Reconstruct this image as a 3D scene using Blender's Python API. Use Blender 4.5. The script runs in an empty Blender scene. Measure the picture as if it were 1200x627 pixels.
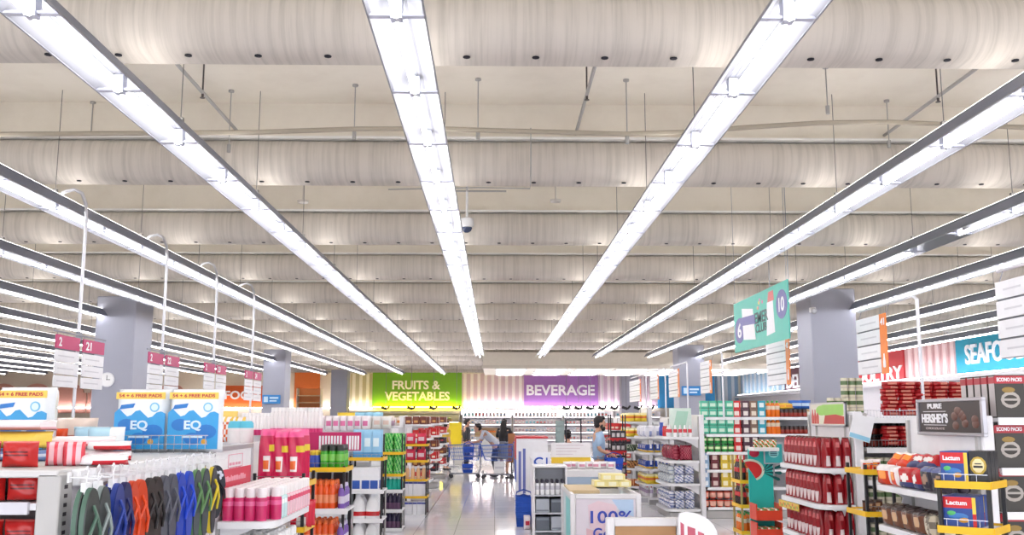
import bpy, bmesh, math, random
from mathutils import Vector, Matrix, Euler
PI = math.pi
random.seed(7)
S = bpy.context.scene
COL = S.collection
# ------------------------------------------------------------------ camera
F = 1150.0
PITCH = math.atan(176.5 / F)
YAW = math.atan((20 / F) / math.sqrt(1 + (176.5 / F) ** 2))
CAM = Vector((0, 0, 1.7))
ROT = Euler((PI / 2 + PITCH, 0, -YAW), 'XYZ').to_matrix()
cd = bpy.data.cameras.new('camera')
cam = bpy.data.objects.new('camera', cd)
COL.objects.link(cam)
cam.location = CAM
cam.rotation_euler = (PI / 2 + PITCH, 0, -YAW)
cd.sensor_width = 36
cd.lens = F * 36 / 1200
cd.clip_end = 300
S.camera = cam
# ------------------------------------------------------------------ world, exposure
W = bpy.data.worlds.new('world')
S.world = W
W.use_nodes = True
W.node_tree.nodes['Background'].inputs[0].default_value = (0.90, 0.93, 1.0, 1)
W.node_tree.nodes['Background'].inputs[1].default_value = 1.35
S.view_settings.view_transform = 'Standard'
S.view_settings.look = 'None'
S.view_settings.gamma = 1
S.view_settings.use_curve_mapping = False
S.view_settings.exposure = 1.25
TUBE = 9.0            # fluorescent tube strength
S.cycles.use_denoising = True
S.cycles.max_bounces = 6
S.cycles.diffuse_bounces = 4
S.cycles.sample_clamp_indirect = 8

# ------------------------------------------------------------------ pixel -> world helpers (1200x627 frame)
def ray(px, py):
    return ROT @ Vector(((px - 600) / F, (313.5 - py) / F, -1))
def at(px, py, Y):
    d = ray(px, py); return CAM + d * (Y / d.y)
def atX(px, py, X):
    d = ray(px, py); return CAM + d * (X / d.x)
def atZ(px, py, Z):
    d = ray(px, py); return CAM + d * ((Z - CAM.z) / d.z)
def PX(px, Y, py=520): return at(px, py, Y).x
def PZ(py, Y, px=580): return at(px, py, Y).z

# ------------------------------------------------------------------ materials
_M = {}
def lin(c):
    c = c / 255.0
    return c / 12.92 if c <= .04045 else ((c + .055) / 1.055) ** 2.4
def M(r, g, b, rough=.45, metal=0., var=.06, scale=9., emit=0., trans=0., alpha=1.):
    key = (r, g, b, rough, metal, var, scale, emit, trans, alpha)
    if key in _M: return _M[key]
    m = bpy.data.materials.new('mat_%d_%d_%d' % (r, g, b))
    m.use_nodes = True
    nt = m.node_tree; N = nt.nodes; L = nt.links
    p = N['Principled BSDF']
    col = (lin(r), lin(g), lin(b), 1)
    p.inputs['Base Color'].default_value = col
    p.inputs['Roughness'].default_value = rough
    p.inputs['Metallic'].default_value = metal
    if trans: p.inputs['Transmission Weight'].default_value = trans
    if alpha < 1: p.inputs['Alpha'].default_value = alpha
    if emit:
        p.inputs['Emission Color'].default_value = col
        p.inputs['Emission Strength'].default_value = emit
    elif var:
        tc = N.new('ShaderNodeTexCoord'); nz = N.new('ShaderNodeTexNoise')
        nz.inputs['Scale'].default_value = scale; nz.inputs['Detail'].default_value = 2
        mx = N.new('ShaderNodeMix'); mx.data_type = 'RGBA'
        mx.inputs[6].default_value = tuple(max(0, c * (1 - var)) for c in col[:3]) + (1,)
        mx.inputs[7].default_value = tuple(min(1, c * (1 + var)) for c in col[:3]) + (1,)
        L.new(tc.outputs['Object'], nz.inputs['Vector']); L.new(nz.outputs['Fac'], mx.inputs[0])
        L.new(mx.outputs[2], p.inputs['Base Color'])
    _M[key] = m
    return m
WHITE = M(236, 236, 238, .4); OFFW = M(222, 220, 212, .5); GREY = M(150, 152, 160, .5); BLACK = M(22, 22, 26, .4)
CHROME = M(190, 192, 198, .25, .9); YEL = M(240, 190, 30, .4); RED = M(190, 22, 34, .35); DARK = M(48, 40, 44, .5)
GLASSY = M(225, 232, 238, .1, 0, 0, 1, 0, 0, .22)
LETTER = M(246, 246, 250, .5, 0, 0)

def ceiling_mat(name, base, dark, streak):
    m = bpy.data.materials.new(name); m.use_nodes = True
    nt = m.node_tree; N = nt.nodes; L = nt.links; p = N['Principled BSDF']
    p.inputs['Roughness'].default_value = .75
    tc = N.new('ShaderNodeTexCoord'); mp = N.new('ShaderNodeMapping')
    mp.inputs['Scale'].default_value = streak
    nz = N.new('ShaderNodeTexNoise'); nz.inputs['Scale'].default_value = 3; nz.inputs['Detail'].default_value = 6
    nz.inputs['Roughness'].default_value = .65
    cr = N.new('ShaderNodeValToRGB')
    cr.color_ramp.elements[0].position = .30; cr.color_ramp.elements[0].color = tuple(lin(c) for c in dark) + (1,)
    cr.color_ramp.elements[1].position = .56; cr.color_ramp.elements[1].color = tuple(lin(c) for c in base) + (1,)
    L.new(tc.outputs['Object'], mp.inputs['Vector']); L.new(mp.outputs[0], nz.inputs['Vector'])
    L.new(nz.outputs['Fac'], cr.inputs[0]); L.new(cr.outputs[0], p.inputs['Base Color'])
    return m
BEAM_M = ceiling_mat('ceiling_beam_paint', (212, 204, 194), (190, 183, 173), (7.0, .25, .25))
SLAB_M = ceiling_mat('ceiling_slab_paint', (238, 231, 218), (228, 220, 206), (.4, .4, .4))

def floor_mat():
    m = bpy.data.materials.new('floor_tiles'); m.use_nodes = True
    nt = m.node_tree; N = nt.nodes; L = nt.links; p = N['Principled BSDF']
    p.inputs['Roughness'].default_value = .09
    tc = N.new('ShaderNodeTexCoord'); bk = N.new('ShaderNodeTexBrick')
    bk.offset = 0; bk.inputs['Scale'].default_value = 1
    bk.inputs['Brick Width'].default_value = .6; bk.inputs['Row Height'].default_value = .6
    bk.inputs['Mortar Size'].default_value = .006
    bk.inputs['Color1'].default_value = (lin(232), lin(230), lin(234), 1)
    bk.inputs['Color2'].default_value = (lin(224), lin(224), lin(230), 1)
    bk.inputs['Mortar'].default_value = (lin(178), lin(176), lin(182), 1)
    L.new(tc.outputs['Object'], bk.inputs['Vector']); L.new(bk.outputs['Color'], p.inputs['Base Color'])
    return m

# ------------------------------------------------------------------ mesh builder
class MB:
    def __init__(s): s.v = []; s.f = []; s.m = []
    def add(s, vs, fs, m=0):
        o = len(s.v); s.v += [tuple(v) for v in vs]
        for f in fs: s.f.append(tuple(i + o for i in f)); s.m.append(m)
        return s
    def box(s, x0, x1, y0, y1, z0, z1, m=0):
        return s.add([(x0,y0,z0),(x1,y0,z0),(x1,y1,z0),(x0,y1,z0),(x0,y0,z1),(x1,y0,z1),(x1,y1,z1),(x0,y1,z1)],
                     [(0,3,2,1),(4,5,6,7),(0,1,5,4),(1,2,6,5),(2,3,7,6),(3,0,4,7)], m)
    def cbox(s, x0, x1, y0, y1, z0, z1, c, m=0):      # box with chamfered edges
        v = []; f = []
        def P(ix, iy, iz, ax):
            X = (x0, x1)[ix]; Y = (y0, y1)[iy]; Z = (z0, z1)[iz]
            sx, sy, sz = (1, -1)[ix] * c, (1, -1)[iy] * c, (1, -1)[iz] * c
            return (X if ax == 0 else X + sx, Y if ax == 1 else Y + sy, Z if ax == 2 else Z + sz)
        I = {}
        for ix in (0,1):
            for iy in (0,1):
                for iz in (0,1):
                    for ax in (0,1,2): I[ix,iy,iz,ax] = len(v); v.append(P(ix,iy,iz,ax))
        for k in (0,1):
            q = [I[k,0,0,0],I[k,1,0,0],I[k,1,1,0],I[k,0,1,0]]; f.append(q if k else q[::-1])
            q = [I[0,k,0,1],I[1,k,0,1],I[1,k,1,1],I[0,k,1,1]]; f.append(q[::-1] if k else q)
            q = [I[0,0,k,2],I[1,0,k,2],I[1,1,k,2],I[0,1,k,2]]; f.append(q if k else q[::-1])
        for a in (0,1):
            for b in (0,1):
                f.append([I[a,b,0,0],I[a,b,1,0],I[a,b,1,1],I[a,b,0,1]])
                f.append([I[a,0,b,0],I[a,1,b,0],I[a,1,b,2],I[a,0,b,2]])
                f.append([I[0,a,b,1],I[1,a,b,1],I[1,a,b,2],I[0,a,b,2]])
                for k in (0,1): f.append([I[a,b,k,0],I[a,b,k,1],I[a,b,k,2]])
        return s.add(v, f, m)
    def ring(s, c, u, w, r, n): return [c + u * (r * math.cos(2*PI*i/n)) + w * (r * math.sin(2*PI*i/n)) for i in range(n)]
    def cyl(s, p0, p1, r, m=0, n=10, r2=None, caps=True):
        p0, p1 = Vector(p0), Vector(p1); d = (p1 - p0).normalized()
        u = d.orthogonal().normalized(); w = d.cross(u)
        a = s.ring(p0, u, w, r, n) + s.ring(p1, u, w, r if r2 is None else r2, n)
        f = [(i, (i+1)%n, n+(i+1)%n, n+i) for i in range(n)]
        if caps: f += [tuple(range(n))[::-1], tuple(range(n, 2*n))]
        return s.add(a, f, m)
    def tube(s, pts, r, m=0, n=6):
        pts = [Vector(p) for p in pts]; vs = []; fs = []
        u = None
        for i, p in enumerate(pts):
            d = (pts[min(i+1, len(pts)-1)] - pts[max(i-1, 0)]).normalized()
            if u is None: u = d.orthogonal().normalized()
            u = (u - d * u.dot(d)).normalized(); w = d.cross(u)
            vs += s.ring(p, u, w, r, n)
        for k in range(len(pts)-1):
            for i in range(n): fs.append((k*n+i, k*n+(i+1)%n, (k+1)*n+(i+1)%n, (k+1)*n+i))
        fs += [tuple(range(n))[::-1], tuple(range((len(pts)-1)*n, len(pts)*n))]
        return s.add(vs, fs, m)
    def lathe(s, prof, c=(0,0,0), m=0, n=12, sx=1., sy=1.):   # prof: (r, z[, mat of the band above])
        c = Vector(c); o = len(s.v)
        for q in prof:
            for i in range(n):
                a = 2*PI*(i+.5)/n
                s.v.append((c.x + q[0]*sx*math.cos(a), c.y + q[0]*sy*math.sin(a), c.z + q[1]))
        for k in range(len(prof)-1):
            mm = prof[k][2] if len(prof[k]) > 2 else m
            for i in range(n):
                s.f.append((o+k*n+i, o+k*n+(i+1)%n, o+(k+1)*n+(i+1)%n, o+(k+1)*n+i)); s.m.append(mm)
        s.f.append(tuple(o+i for i in range(n))[::-1]); s.m.append(prof[0][2] if len(prof[0]) > 2 else m)
        k = len(prof)-1
        s.f.append(tuple(o+k*n+i for i in range(n))); s.m.append(prof[k-1][2] if len(prof[k-1]) > 2 else m)
        return s
    def prism(s, pts, z0, z1, m=0, plane='xy'):
        def T(a, b, c): return (a, b, c) if plane == 'xy' else ((a, c, b) if plane == 'xz' else (c, a, b))
        n = len(pts)
        v = [T(a, b, z0) for a, b in pts] + [T(a, b, z1) for a, b in pts]
        return s.add(v, [tuple(range(n))[::-1], tuple(range(n, 2*n))] + [(i, (i+1)%n, n+(i+1)%n, n+i) for i in range(n)], m)
    def sphere(s, c, r, m=0, n=10, k=7):
        c = Vector(c); rx, ry, rz = (r, r, r) if not hasattr(r, '__len__') else r
        v = [c + Vector((0,0,-rz))]; f = []
        for j in range(1, k):
            t = -PI/2 + PI*j/k
            for i in range(n):
                a = 2*PI*i/n
                v.append(c + Vector((rx*math.cos(t)*math.cos(a), ry*math.cos(t)*math.sin(a), rz*math.sin(t))))
        v.append(c + Vector((0,0,rz)))
        for i in range(n): f.append((0, 1+(i+1)%n, 1+i))
        for j in range(k-2):
            for i in range(n): f.append((1+j*n+i, 1+j*n+(i+1)%n, 1+(j+1)*n+(i+1)%n, 1+(j+1)*n+i))
        t = len(v)-1; b = 1+(k-2)*n
        for i in range(n): f.append((b+i, b+(i+1)%n, t))
        return s.add(v, f, m)
    def pillow(s, w, h, d, nu=8, nv=10, mat=None, pu=4., pv=6., gus=0., narrow=0., wob=0.):
        """soft pack standing on z=0, front to -Y; gus keeps the bottom wide (stand-up pouch); mat(u,v) -> slot of a front face"""
        o = len(s.v)
        def th(u, v):
            a = max(0, 1 - abs(u)**pu)
            vv = v if not gus else (v if v > 0 else v * (1 - gus))
            b = max(0, 1 - abs(vv)**pv)
            return d/2 * math.sqrt(a) * math.sqrt(b)
        for side in (-1, 1):
            for j in range(nv+1):
                v = -1 + 2*j/nv
                for i in range(nu+1):
                    u = -1 + 2*i/nu
                    t = max(th(u, v), .0008)
                    x = u*w/2*(1 - narrow*max(0, v)**2 - .04*(1-v*v))
                    s.v.append((x, side*t + wob*math.sin(5*u+3*v)*t, (v+1)*h/2))
        R = nu+1; T = (nv+1)*R
        for j in range(nv):
            for i in range(nu):
                u = -1+2*(i+.5)/nu; v = -1+2*(j+.5)/nv
                mm = mat(u, v) if mat else 0
                a = o+j*R+i; s.f.append((a, a+1, a+R+1, a+R)); s.m.append(mm)
                a += T; s.f.append((a, a+R, a+R+1, a+1)); s.m.append(mm)
        for j in range(nv):
            a = o+j*R; s.f.append((a, a+R, a+R+T, a+T)); s.m.append(mat(-1, -1+2*(j+.5)/nv) if mat else 0)
            a = o+j*R+nu; s.f.append((a, a+T, a+R+T, a+R)); s.m.append(mat(1, -1+2*(j+.5)/nv) if mat else 0)
        for i in range(nu):
            a = o+i; s.f.append((a, a+T, a+1+T, a+1)); s.m.append(mat(-1+2*(i+.5)/nu, -1) if mat else 0)
            a = o+nv*R+i; s.f.append((a, a+1, a+1+T, a+T)); s.m.append(mat(-1+2*(i+.5)/nu, 1) if mat else 0)
        return s
    def mesh(s, name, mats, smooth=40):
        me = bpy.data.meshes.new(name)
        me.from_pydata(s.v, [], s.f)
        if not isinstance(mats, (list, tuple)): mats = [mats]
        for m in mats: me.materials.append(m)
        me.polygons.foreach_set('material_index', [min(i, len(mats)-1) for i in s.m])
        bm = bmesh.new(); bm.from_mesh(me)
        bmesh.ops.recalc_face_normals(bm, faces=bm.faces); bm.to_mesh(me); bm.free()
        if smooth:
            me.polygons.foreach_set('use_smooth', [True]*len(me.polygons))
            me.set_sharp_from_angle(angle=math.radians(smooth))
        return me
    def obj(s, name, mats, parent=None, smooth=40):
        return link(name, s.mesh(name, mats, smooth), parent)

def link(name, data, parent=None, loc=(0,0,0), rz=0.):
    o = bpy.data.objects.new(name, data); COL.objects.link(o)
    o.location = loc; o.rotation_euler = (0, 0, rz)
    if parent is not None: o.parent = parent
    return o
def tag(o, label, cat, group=None, kind=None):
    o['label'] = label; o['category'] = cat
    if group: o['group'] = group
    if kind: o['kind'] = kind
    return o
def struct(o): o['kind'] = 'structure'; return o
def thing(name, label, cat, loc=(0,0,0), rz=0., group=None):
    return tag(link(name, None, None, loc, rz), label, cat, group)

class Proto:                    # a kind of thing: one mesh, or several parts under an Empty
    def __init__(s, name, parts): s.name = name; s.parts = parts
def put(P, loc, label, cat, group=None, rz=0., sc=None, rx=0., ry=0.):
    if len(P.parts) == 1:
        o = link(P.name, P.parts[0][1])
    else:
        o = link(P.name, None)
        for q in P.parts:
            c = link(q[0], q[1], o)
            if len(q) > 2: c['label'] = q[2]
    o.location = loc; o.rotation_euler = (rx, ry, rz)
    if sc: o.scale = sc if hasattr(sc, '__len__') else (sc, sc, sc)
    return tag(o, label, cat, group)
def jit(a): return random.uniform(-a, a)
def grid(P, org, u, nu, label, cat, group, v=(0,0,0), nv=1, w=(0,0,0), nw=1, rz=0., j=.004, jr=.06, sc=None):
    u, v, w, org = Vector(u), Vector(v), Vector(w), Vector(org)
    for a in range(nu):
        for b in range(nv):
            for c in range(nw):
                put(P, org + u*a + v*b + w*c + Vector((jit(j), jit(j), 0)), label, cat, group, rz + jit(jr), sc)

_T = {}
def text_mesh(body, w, h, depth=.004, bold=.0, mat=None):
    key = (body, round(w,4), round(h,4), depth, bold, mat.name)
    if key in _T: return _T[key]
    c = bpy.data.curves.new('lettering', 'FONT'); c.body = body; c.size = 1; c.offset = bold; c.extrude = .01
    c.align_x = 'CENTER'; c.resolution_u = 3
    o = bpy.data.objects.new('lettering', c); COL.objects.link(o)
    dg = bpy.context.evaluated_depsgraph_get()
    me = bpy.data.meshes.new_from_object(o.evaluated_get(dg))
    bpy.data.objects.remove(o); bpy.data.curves.remove(c)
    xs = [v.co.x for v in me.vertices]; ys = [v.co.y for v in me.vertices]
    x0, x1, y0, y1 = min(xs), max(xs), min(ys), max(ys)
    for v in me.vertices:
        v.co = ((v.co.x-(x0+x1)/2)*w/(x1-x0), (v.co.y-(y0+y1)/2)*h/(y1-y0), v.co.z/.01*depth/2)
    me.materials.clear(); me.materials.append(mat); me.name = 'lettering'
    _T[key] = me
    return me
def text(body, c, w, h, mat, parent=None, xdir=(1,0,0), up=(0,0,1), depth=.004, bold=.02, name='lettering'):
    """flat lettering centred on c; c is in the parent's space"""
    o = link(name, text_mesh(body, w, h, depth, bold, mat), parent)
    x, y = Vector(xdir), Vector(up); z = x.cross(y)
    o.matrix_basis = Matrix(((x.x,y.x,z.x,c[0]),(x.y,y.y,z.y,c[1]),(x.z,y.z,z.z,c[2]),(0,0,0,1)))
    return o
def panel4(c, thick, n):        # a board through four corner points, thickened along -n
    n = Vector(n).normalized() * thick
    a = [Vector(p) for p in c]; b = [p - n for p in a]
    return MB().add(a + b, [(0,1,2,3),(7,6,5,4),(0,4,5,1),(1,5,6,2),(2,6,7,3),(3,7,4,0)])
# ------------------------------------------------------------------ room
BOT = 4.2                         # underside of the beams
XL, XR, YB = -33.0, 15.0, 60.0
struct(MB().box(XL, XR, -8, YB, -.1, 0).obj('floor', floor_mat()))
struct(MB().box(XL, XR, -4.5, YB, BOT+.85, BOT+1).obj('ceiling', SLAB_M))
WALLP = M(226, 220, 206, .6)
struct(MB().box(XL-.2, XR+.2, YB, YB+.2, 0, 5.2).obj('wall_back', WALLP))
struct(MB().box(XR, XR+.2, -8, YB, 0, 5.2).obj('wall_right', M(206, 204, 208, .6)))
struct(MB().box(XL-.2, XL, -8, YB, 0, 5.2).obj('wall_left', WALLP))

def beam(k, yf):
    b = MB()
    pr = [(0,.86),(0,0),(-.10,0),(-.19,.008),(-.26,.035),(-.315,.085),(-.35,.15),(-.365,.23),(-.36,.31),(-.33,.375),(-.28,.42),(-.24,.425),(-.24,.86)]
    pts = [(yf+y, BOT+z) for y, z in pr]
    n = len(pts)
    v = [(XL, y, z) for y, z in pts] + [(XR, y, z) for y, z in pts]
    b.add(v, [(i, i+1, n+i+1, n+i) for i in range(1, n-2)], 0); b.add([v[0], v[1], v[n+1], v[n], v[n-2], v[n-1], v[2*n-1], v[2*n-2]], [(0,1,2,3),(4,5,6,7)], 3)
    b.box(XL, XR, yf-.37, yf-.22, BOT+.43, BOT+.452, 1)
    x = XL + .3 + (k % 3)*.13
    while x < XR:
        if abs(x) < 22: b.cyl((x, yf-.17, BOT+.004), (x, yf-.17, BOT-.003), .026, 2, 8)
        x += .485
    o = struct(b.obj('ceiling_beam', [BEAM_M, M(242, 240, 236, .6), M(20, 18, 32, .7), SLAB_M], None, 50))
    return o
YFAR = [6.75 + 3.70*k for k in range(-3, 14)]
for k, y in enumerate(YFAR): beam(k, y)

def column(px0, px1, py, Y, dep):
    x0, x1 = PX(px0, Y, 440), PX(px1, Y, 440)
    o = MB().cbox(x0, x1, Y, Y+dep, 0, BOT+.02, .02).obj('column', M(162, 164, 178, .55, 0, .04, 2))
    MB().cbox(x0-.02, x1+.02, Y-.02, Y+dep+.02, 0, .12, .01).obj('column_base', M(90, 90, 98, .5), o)
    return struct(o)
column(108, 155, 355, 20.5, 1.05); column(308, 334, 414, 36.5, 1.0); column(388, 407, 437, 52.2, 1.0)
column(953, 1007, 346, 19.0, .9); column(795, 826, 408, 34.0, 1.0); column(728, 748, 437, 52, 1.0)
# lower ceiling in front of the back wall, with recessed panel lamps
LOW = 3.62
SB = 44.4
sx0, sx1 = PX(566, 38, 430), 11.2
struct(MB().box(sx0, sx1, 38, SB, LOW, BOT+.02).obj('ceiling_soffit', M(214, 207, 194, .6)))
struct(MB().box(sx0-.04, sx1+.04, 37.95, 38.0, LOW-.03, LOW+.10).obj('trim_1', M(200, 192, 180, .6)))
PANEL_L = Proto('ceiling_panel_lamp', [('frame', MB().box(-.62,.62,-.62,.62,-.03,.0).mesh('frame', WHITE)),
                                       ('diffuser', MB().box(-.56,.56,-.56,.56,-.036,-.03).mesh('diffuser', M(255, 252, 255, .5, 0, 0, 9, 5.)))])
for i in range(7):
    for j in range(3):
        put(PANEL_L, (sx0 + 1.1 + i*1.6, 39.3 + j*2.0, LOW), 'square white panel lamp recessed in the lowered ceiling before the beverage wall', 'ceiling lamp', 'panel lamps in the lowered ceiling')

# ------------------------------------------------------------------ fluorescent strips
HOUS = M(120, 126, 146, .45, .3); REFL = M(138, 139, 145, .3); TUBEM = M(255, 253, 255, .5, 0, 0, 9, TUBE)
SEG = 1.22; CEIL_FILL = 4.2    # added glow strip on the housing tops, unseen from below, brightens the ceiling
def strip_parts():
    h = MB()                      # trough with open underside; outside is the housing, inside the ribbed reflector
    h.add([(-.15,0,-.0),(-.075,0,.12),(.075,0,.12),(.15,0,0),(-.15,1,0),(-.075,1,.12),(.075,1,.12),(.15,1,0)],
          [(0,1,5,4),(1,2,6,5),(2,3,7,6)], 0)
    h.box(-.03,.03,0,1,.12,.16,0); h.box(-.028,.028,0,1,.1605,.163,1)  # second box is the added upward glow strip, not a fixture part
    r = MB(); n = 18; P = []
    for i in range(n+1):
        t = -1 + 2*i/n
        z = .108 - max(0, abs(t)-.40)/.60*.108
        P.append((t*.148, z - (.006 if i % 2 else 0)))
    r.add([(x,0,z) for x,z in P] + [(x,1,z) for x,z in P], [(i,i+1,n+2+i,n+1+i) for i in range(n)], 0)
    r.box(-.156,-.146,0,1,-.006,.004); r.box(.146,.156,0,1,-.006,.004)
    return h.mesh('housing', [HOUS, M(254, 250, 246, .5, 0, 0, 9, CEIL_FILL)]), r.mesh('reflector', REFL, 20)
HM, RM = strip_parts()
TB = MB(); TB.cyl((0,.03,-.004),(0,SEG-.03,-.004),.020,0,8)
TBM = TB.mesh('tube', TUBEM)
SK = MB(); SK.box(-.145,.145,-.022,.022,-.004,.012); SK.box(-.03,.03,-.035,.035,-.02,.10)
SKM = SK.mesh('socket_bracket', M(188, 190, 204, .4))
WR = MB(); WR.cyl((0,0,.15),(0,0,1.25),.004,0,5); WR.box(-.02,.02,-.02,.02,.14,.2)
WRM = WR.mesh('hanger', M(120, 118, 116, .5))
def strip(X, y0, y1, label, skip=()):
    z = 3.8
    X *= 2.1/2.3
    t = thing('light_strip', label, 'ceiling lamp', (X, y0, z), 0, 'fluorescent light strips')
    n = max(1, round((y1-y0)/SEG)); Ltot = n*SEG
    h = link('housing', HM, t); h.scale = (1, Ltot, 1)
    r = link('reflector', RM, t); r.scale = (1, Ltot, 1)
    for i in range(n):
        if i not in skip: link('tube', TBM, t, (0, i*SEG, 0))
        link('socket_bracket', SKM, t, (0, i*SEG, 0))
        if i % 2 == 1: link('hanger', WRM, t, (0, i*SEG, 0))
    return t
ORD = ['first','second','third','fourth','fifth','sixth','seventh','eighth','ninth','tenth','eleventh','twelfth']
strip(-.575, -3.6, 34.2, 'long fluorescent light strip running above the tiled main aisle')
strip(1.70, -3.6, 34.2, 'long fluorescent light strip above the central row of display bins')
strip(3.85, -3.6, 34.2, 'long fluorescent light strip passing above the ketchup end display')
strip(5.85, -3.6, 34.2, 'long fluorescent light strip next beyond the grey column toward the red wall', (12,))
for k, X in enumerate((7.75, 9.7, 11.65, 13.6)):
    strip(X, -3.6, 46, 'long fluorescent light strip, %s from the wall with the seafood sign' % ORD[3-k])
strip(-2.67, -3.6, 47.5, 'long fluorescent light strip above the ends of the diaper shelves')
strip(-4.90, -3.6, 47.5, 'long fluorescent light strip that carries the maroon aisle sign poles')
for k, X in enumerate((-6.95, -9.0, -11.1, -13.2, -15.3, -17.4, -19.5, -21.6, -23.7, -25.8)):
    strip(X, 4 if k < 3 else 10, 47.5, 'long fluorescent light strip, %s beyond the maroon sign poles' % ORD[k])

# ------------------------------------------------------------------ pipes, wires, fittings under the slab
PIPE = M(176, 166, 148, .5); PIPEG = M(170, 168, 166, .5)
pts = [at(px, py, 8.6) for px, py in ((-60,158),(60,157),(180,156),(300,155),(420,151),(520,151),(580,153),(660,155),(730,157),(800,155),(880,149),(960,144),(1040,143),(1120,146),(1260,152))]
tag(MB().tube(pts, .022, 0, 6).obj('conduit_pipe', PIPE), 'beige conduit pipe bowing across the ceiling recess from wall to wall', 'pipe')
for X, lab in ((-2.75, 'thin sprinkler pipe crossing the recess above the diaper packs'), (.86, 'thin sprinkler pipe crossing the recess over the central bins'), (4.2, 'thin sprinkler pipe crossing the recess over the banner side')):
    t = thing('sprinkler_pipe', lab, 'pipe', (X, 6.8, 4.72))
    MB().cyl((0,0,0),(0,3.4,0),.017,0,8).obj('pipe', PIPEG, t)
    for y in (.9, 2.1):
        s_ = MB(); s_.cyl((0,y,0),(0,y,.33),.008); s_.cyl((0,y,.31),(0,y,.335),.03); s_.cyl((0,y,-.05),(0,y,0),.012)
        s_.cyl((0,y,-.055),(0,y,-.05),.024); s_.obj('sprinkler_head', M(90, 84, 84, .4, .5), t)
for i, (px, py, Y, lab) in enumerate(((104,195,10.2,'beside the first maroon sign'),(415,160,9.6,'beside the strip over the main aisle'),(560,160,9.4,'beside the dome camera'),(735,165,9.4,'midway along the central bins'),(970,130,9.0,'above the ketchup display'),(1042,170,10.0,'above the red packet shelves'),(268,175,9.8,'above the pad packs'))):
    p = at(px, py, Y)
    m = MB(); m.cyl((0,0,0),(0,0,BOT+.85-p.z),.006,0,6); m.cyl((0,0,-.03),(0,0,.05),.02,0,8); m.cyl((0,0,BOT+.83-p.z),(0,0,BOT+.85-p.z),.03,0,8)
    o = m.obj('hanging_rod', PIPEG); o.location = p
    tag(o, 'thin metal rod hanging from the slab, ' + lab, 'rod')
# dome camera
p = at(547, 262, 12.2)
t = thing('dome_camera', 'white security dome camera hanging on a rod from the ceiling', 'camera', p)
MB().cyl((0,0,.05),(0,0,BOT+.85-p.z),.016).obj('rod', WHITE, t)
MB().lathe([(.03,.08),(.085,.06),(.09,-.03),(.075,-.05)], n=16).obj('housing', WHITE, t)
m = MB(); m.sphere((0,0,-.05),(.07,.07,.07)); m.obj('dome', M(70, 80, 110, .08), t)
m = MB(); m.tube([(-.55,0,.42),(0,0,.42),(.5,0,.42)], .012); m.tube([(0,-.2,.42),(0,.2,.42)], .012); m.obj('crossbar', PIPEG, t)
p = at(640, 208, 10.7); q = at(455, 206, 10.0)
tag(MB().tube([at(455,222,9.9), at(560,220,9.9), at(621,221,9.9), at(622,212,9.9), at(622,150,9.9)], .007, 0, 5).obj('bent_conduit', PIPEG), 'thin bent white conduit under the second beam', 'pipe')
for px, py, Y, lab in ((355, 236, 12.6, 'small smoke detector above the sign poles'), (651, 235, 12.6, 'small smoke detector above the man with the basket'), (560, 350, 22.5, 'small smoke detector over the tiled aisle')):
    p = at(px, py, Y)
    m = MB(); m.lathe([(.03,-.03),(.07,-.02),(.075,.01)], n=14); m.cyl((0,0,0),(0,0,BOT+.85-p.z),.008)
    o = m.obj('smoke_detector', M(205, 198, 190, .5)); o.location = p; tag(o, lab, 'detector')

# ------------------------------------------------------------------ wall panels and department signs
def wall_rect_back(px0, px1, py0, py1, Y=YB-.06):
    a = at(px0, py0, Y); b = at(px1, py1, Y); return a.x, b.x, b.z, a.z
def sign_back(px0, px1, py0, py1, col, label, words, name='department_sign'):
    x0, x1, z0, z1 = wall_rect_back(px0, px1, py0, py1)
    t = thing(name, label, 'sign', ((x0+x1)/2, YB-.02, z0))
    MB().box(x0-(x0+x1)/2, x1-(x0+x1)/2, -.1, 0, 0, z1-z0).obj('board', M(*col, .55), t)
    for body, a, b, c, d in words:
        u0, u1, w0, w1 = wall_rect_back(a, b, c, d)
        text(body, ((u0+u1)/2-(x0+x1)/2, -.11, (w0+w1)/2-z0), u1-u0, w1-w0, LETTER, t, bold=.028, depth=.04)
    return t
sign_back(437, 541, 436, 476, (112, 172, 46), 'green sign board reading FRUITS and VEGETABLES on the back wall', [('FRUITS &', 460, 516, 446, 456.5), ('VEGETABLES', 451, 527, 459, 469.5)])
sign_back(614, 701, 440, 476, (160, 110, 184), 'purple sign board reading BEVERAGE on the back wall', [('BEVERAGE', 617, 697, 451, 463.5)])
sign_back(262, 309, 452, 478, (214, 92, 34), 'orange sign board reading FOOD beside a grey column', [('FOOD', 264, 304, 458, 468)])
sign_back(770, 838, 434, 478, (70, 170, 236), 'plain bright blue wall board at the corner of the back wall', [])
sign_back(346, 374, 430, 478, (216, 116, 54), 'plain orange wall board between two grey columns', [])
def ribs_back(n, px0, px1, py0, py1, c1, c2, step=.42):
    x0, x1, z0, z1 = wall_rect_back(px0, px1, py0, py1)
    b = MB(); b.box(x0, x1, YB-.05, YB, z0, z1, 0)
    x = x0 + step/2
    while x < x1 - .1:
        b.box(x-.09, x+.09, YB-.11, YB-.05, z0, z1, 1); x += step
    struct(b.obj('trim_%d' % n, [M(*c1, .6), M(*c2, .5)]))
ribs_back(2, 541, 614, 438, 476, (212, 190, 196), (238, 230, 226))
ribs_back(3, 411, 437, 438, 478, (206, 200, 164), (240, 236, 220))
ribs_back(4, 701, 770, 438, 478, (206, 182, 204), (240, 230, 236))
ribs_back(5, 838, 866, 434, 478, (150, 178, 205), (214, 222, 230))
x0, x1, z0, z1 = wall_rect_back(395, 775, 478, 484)
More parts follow.
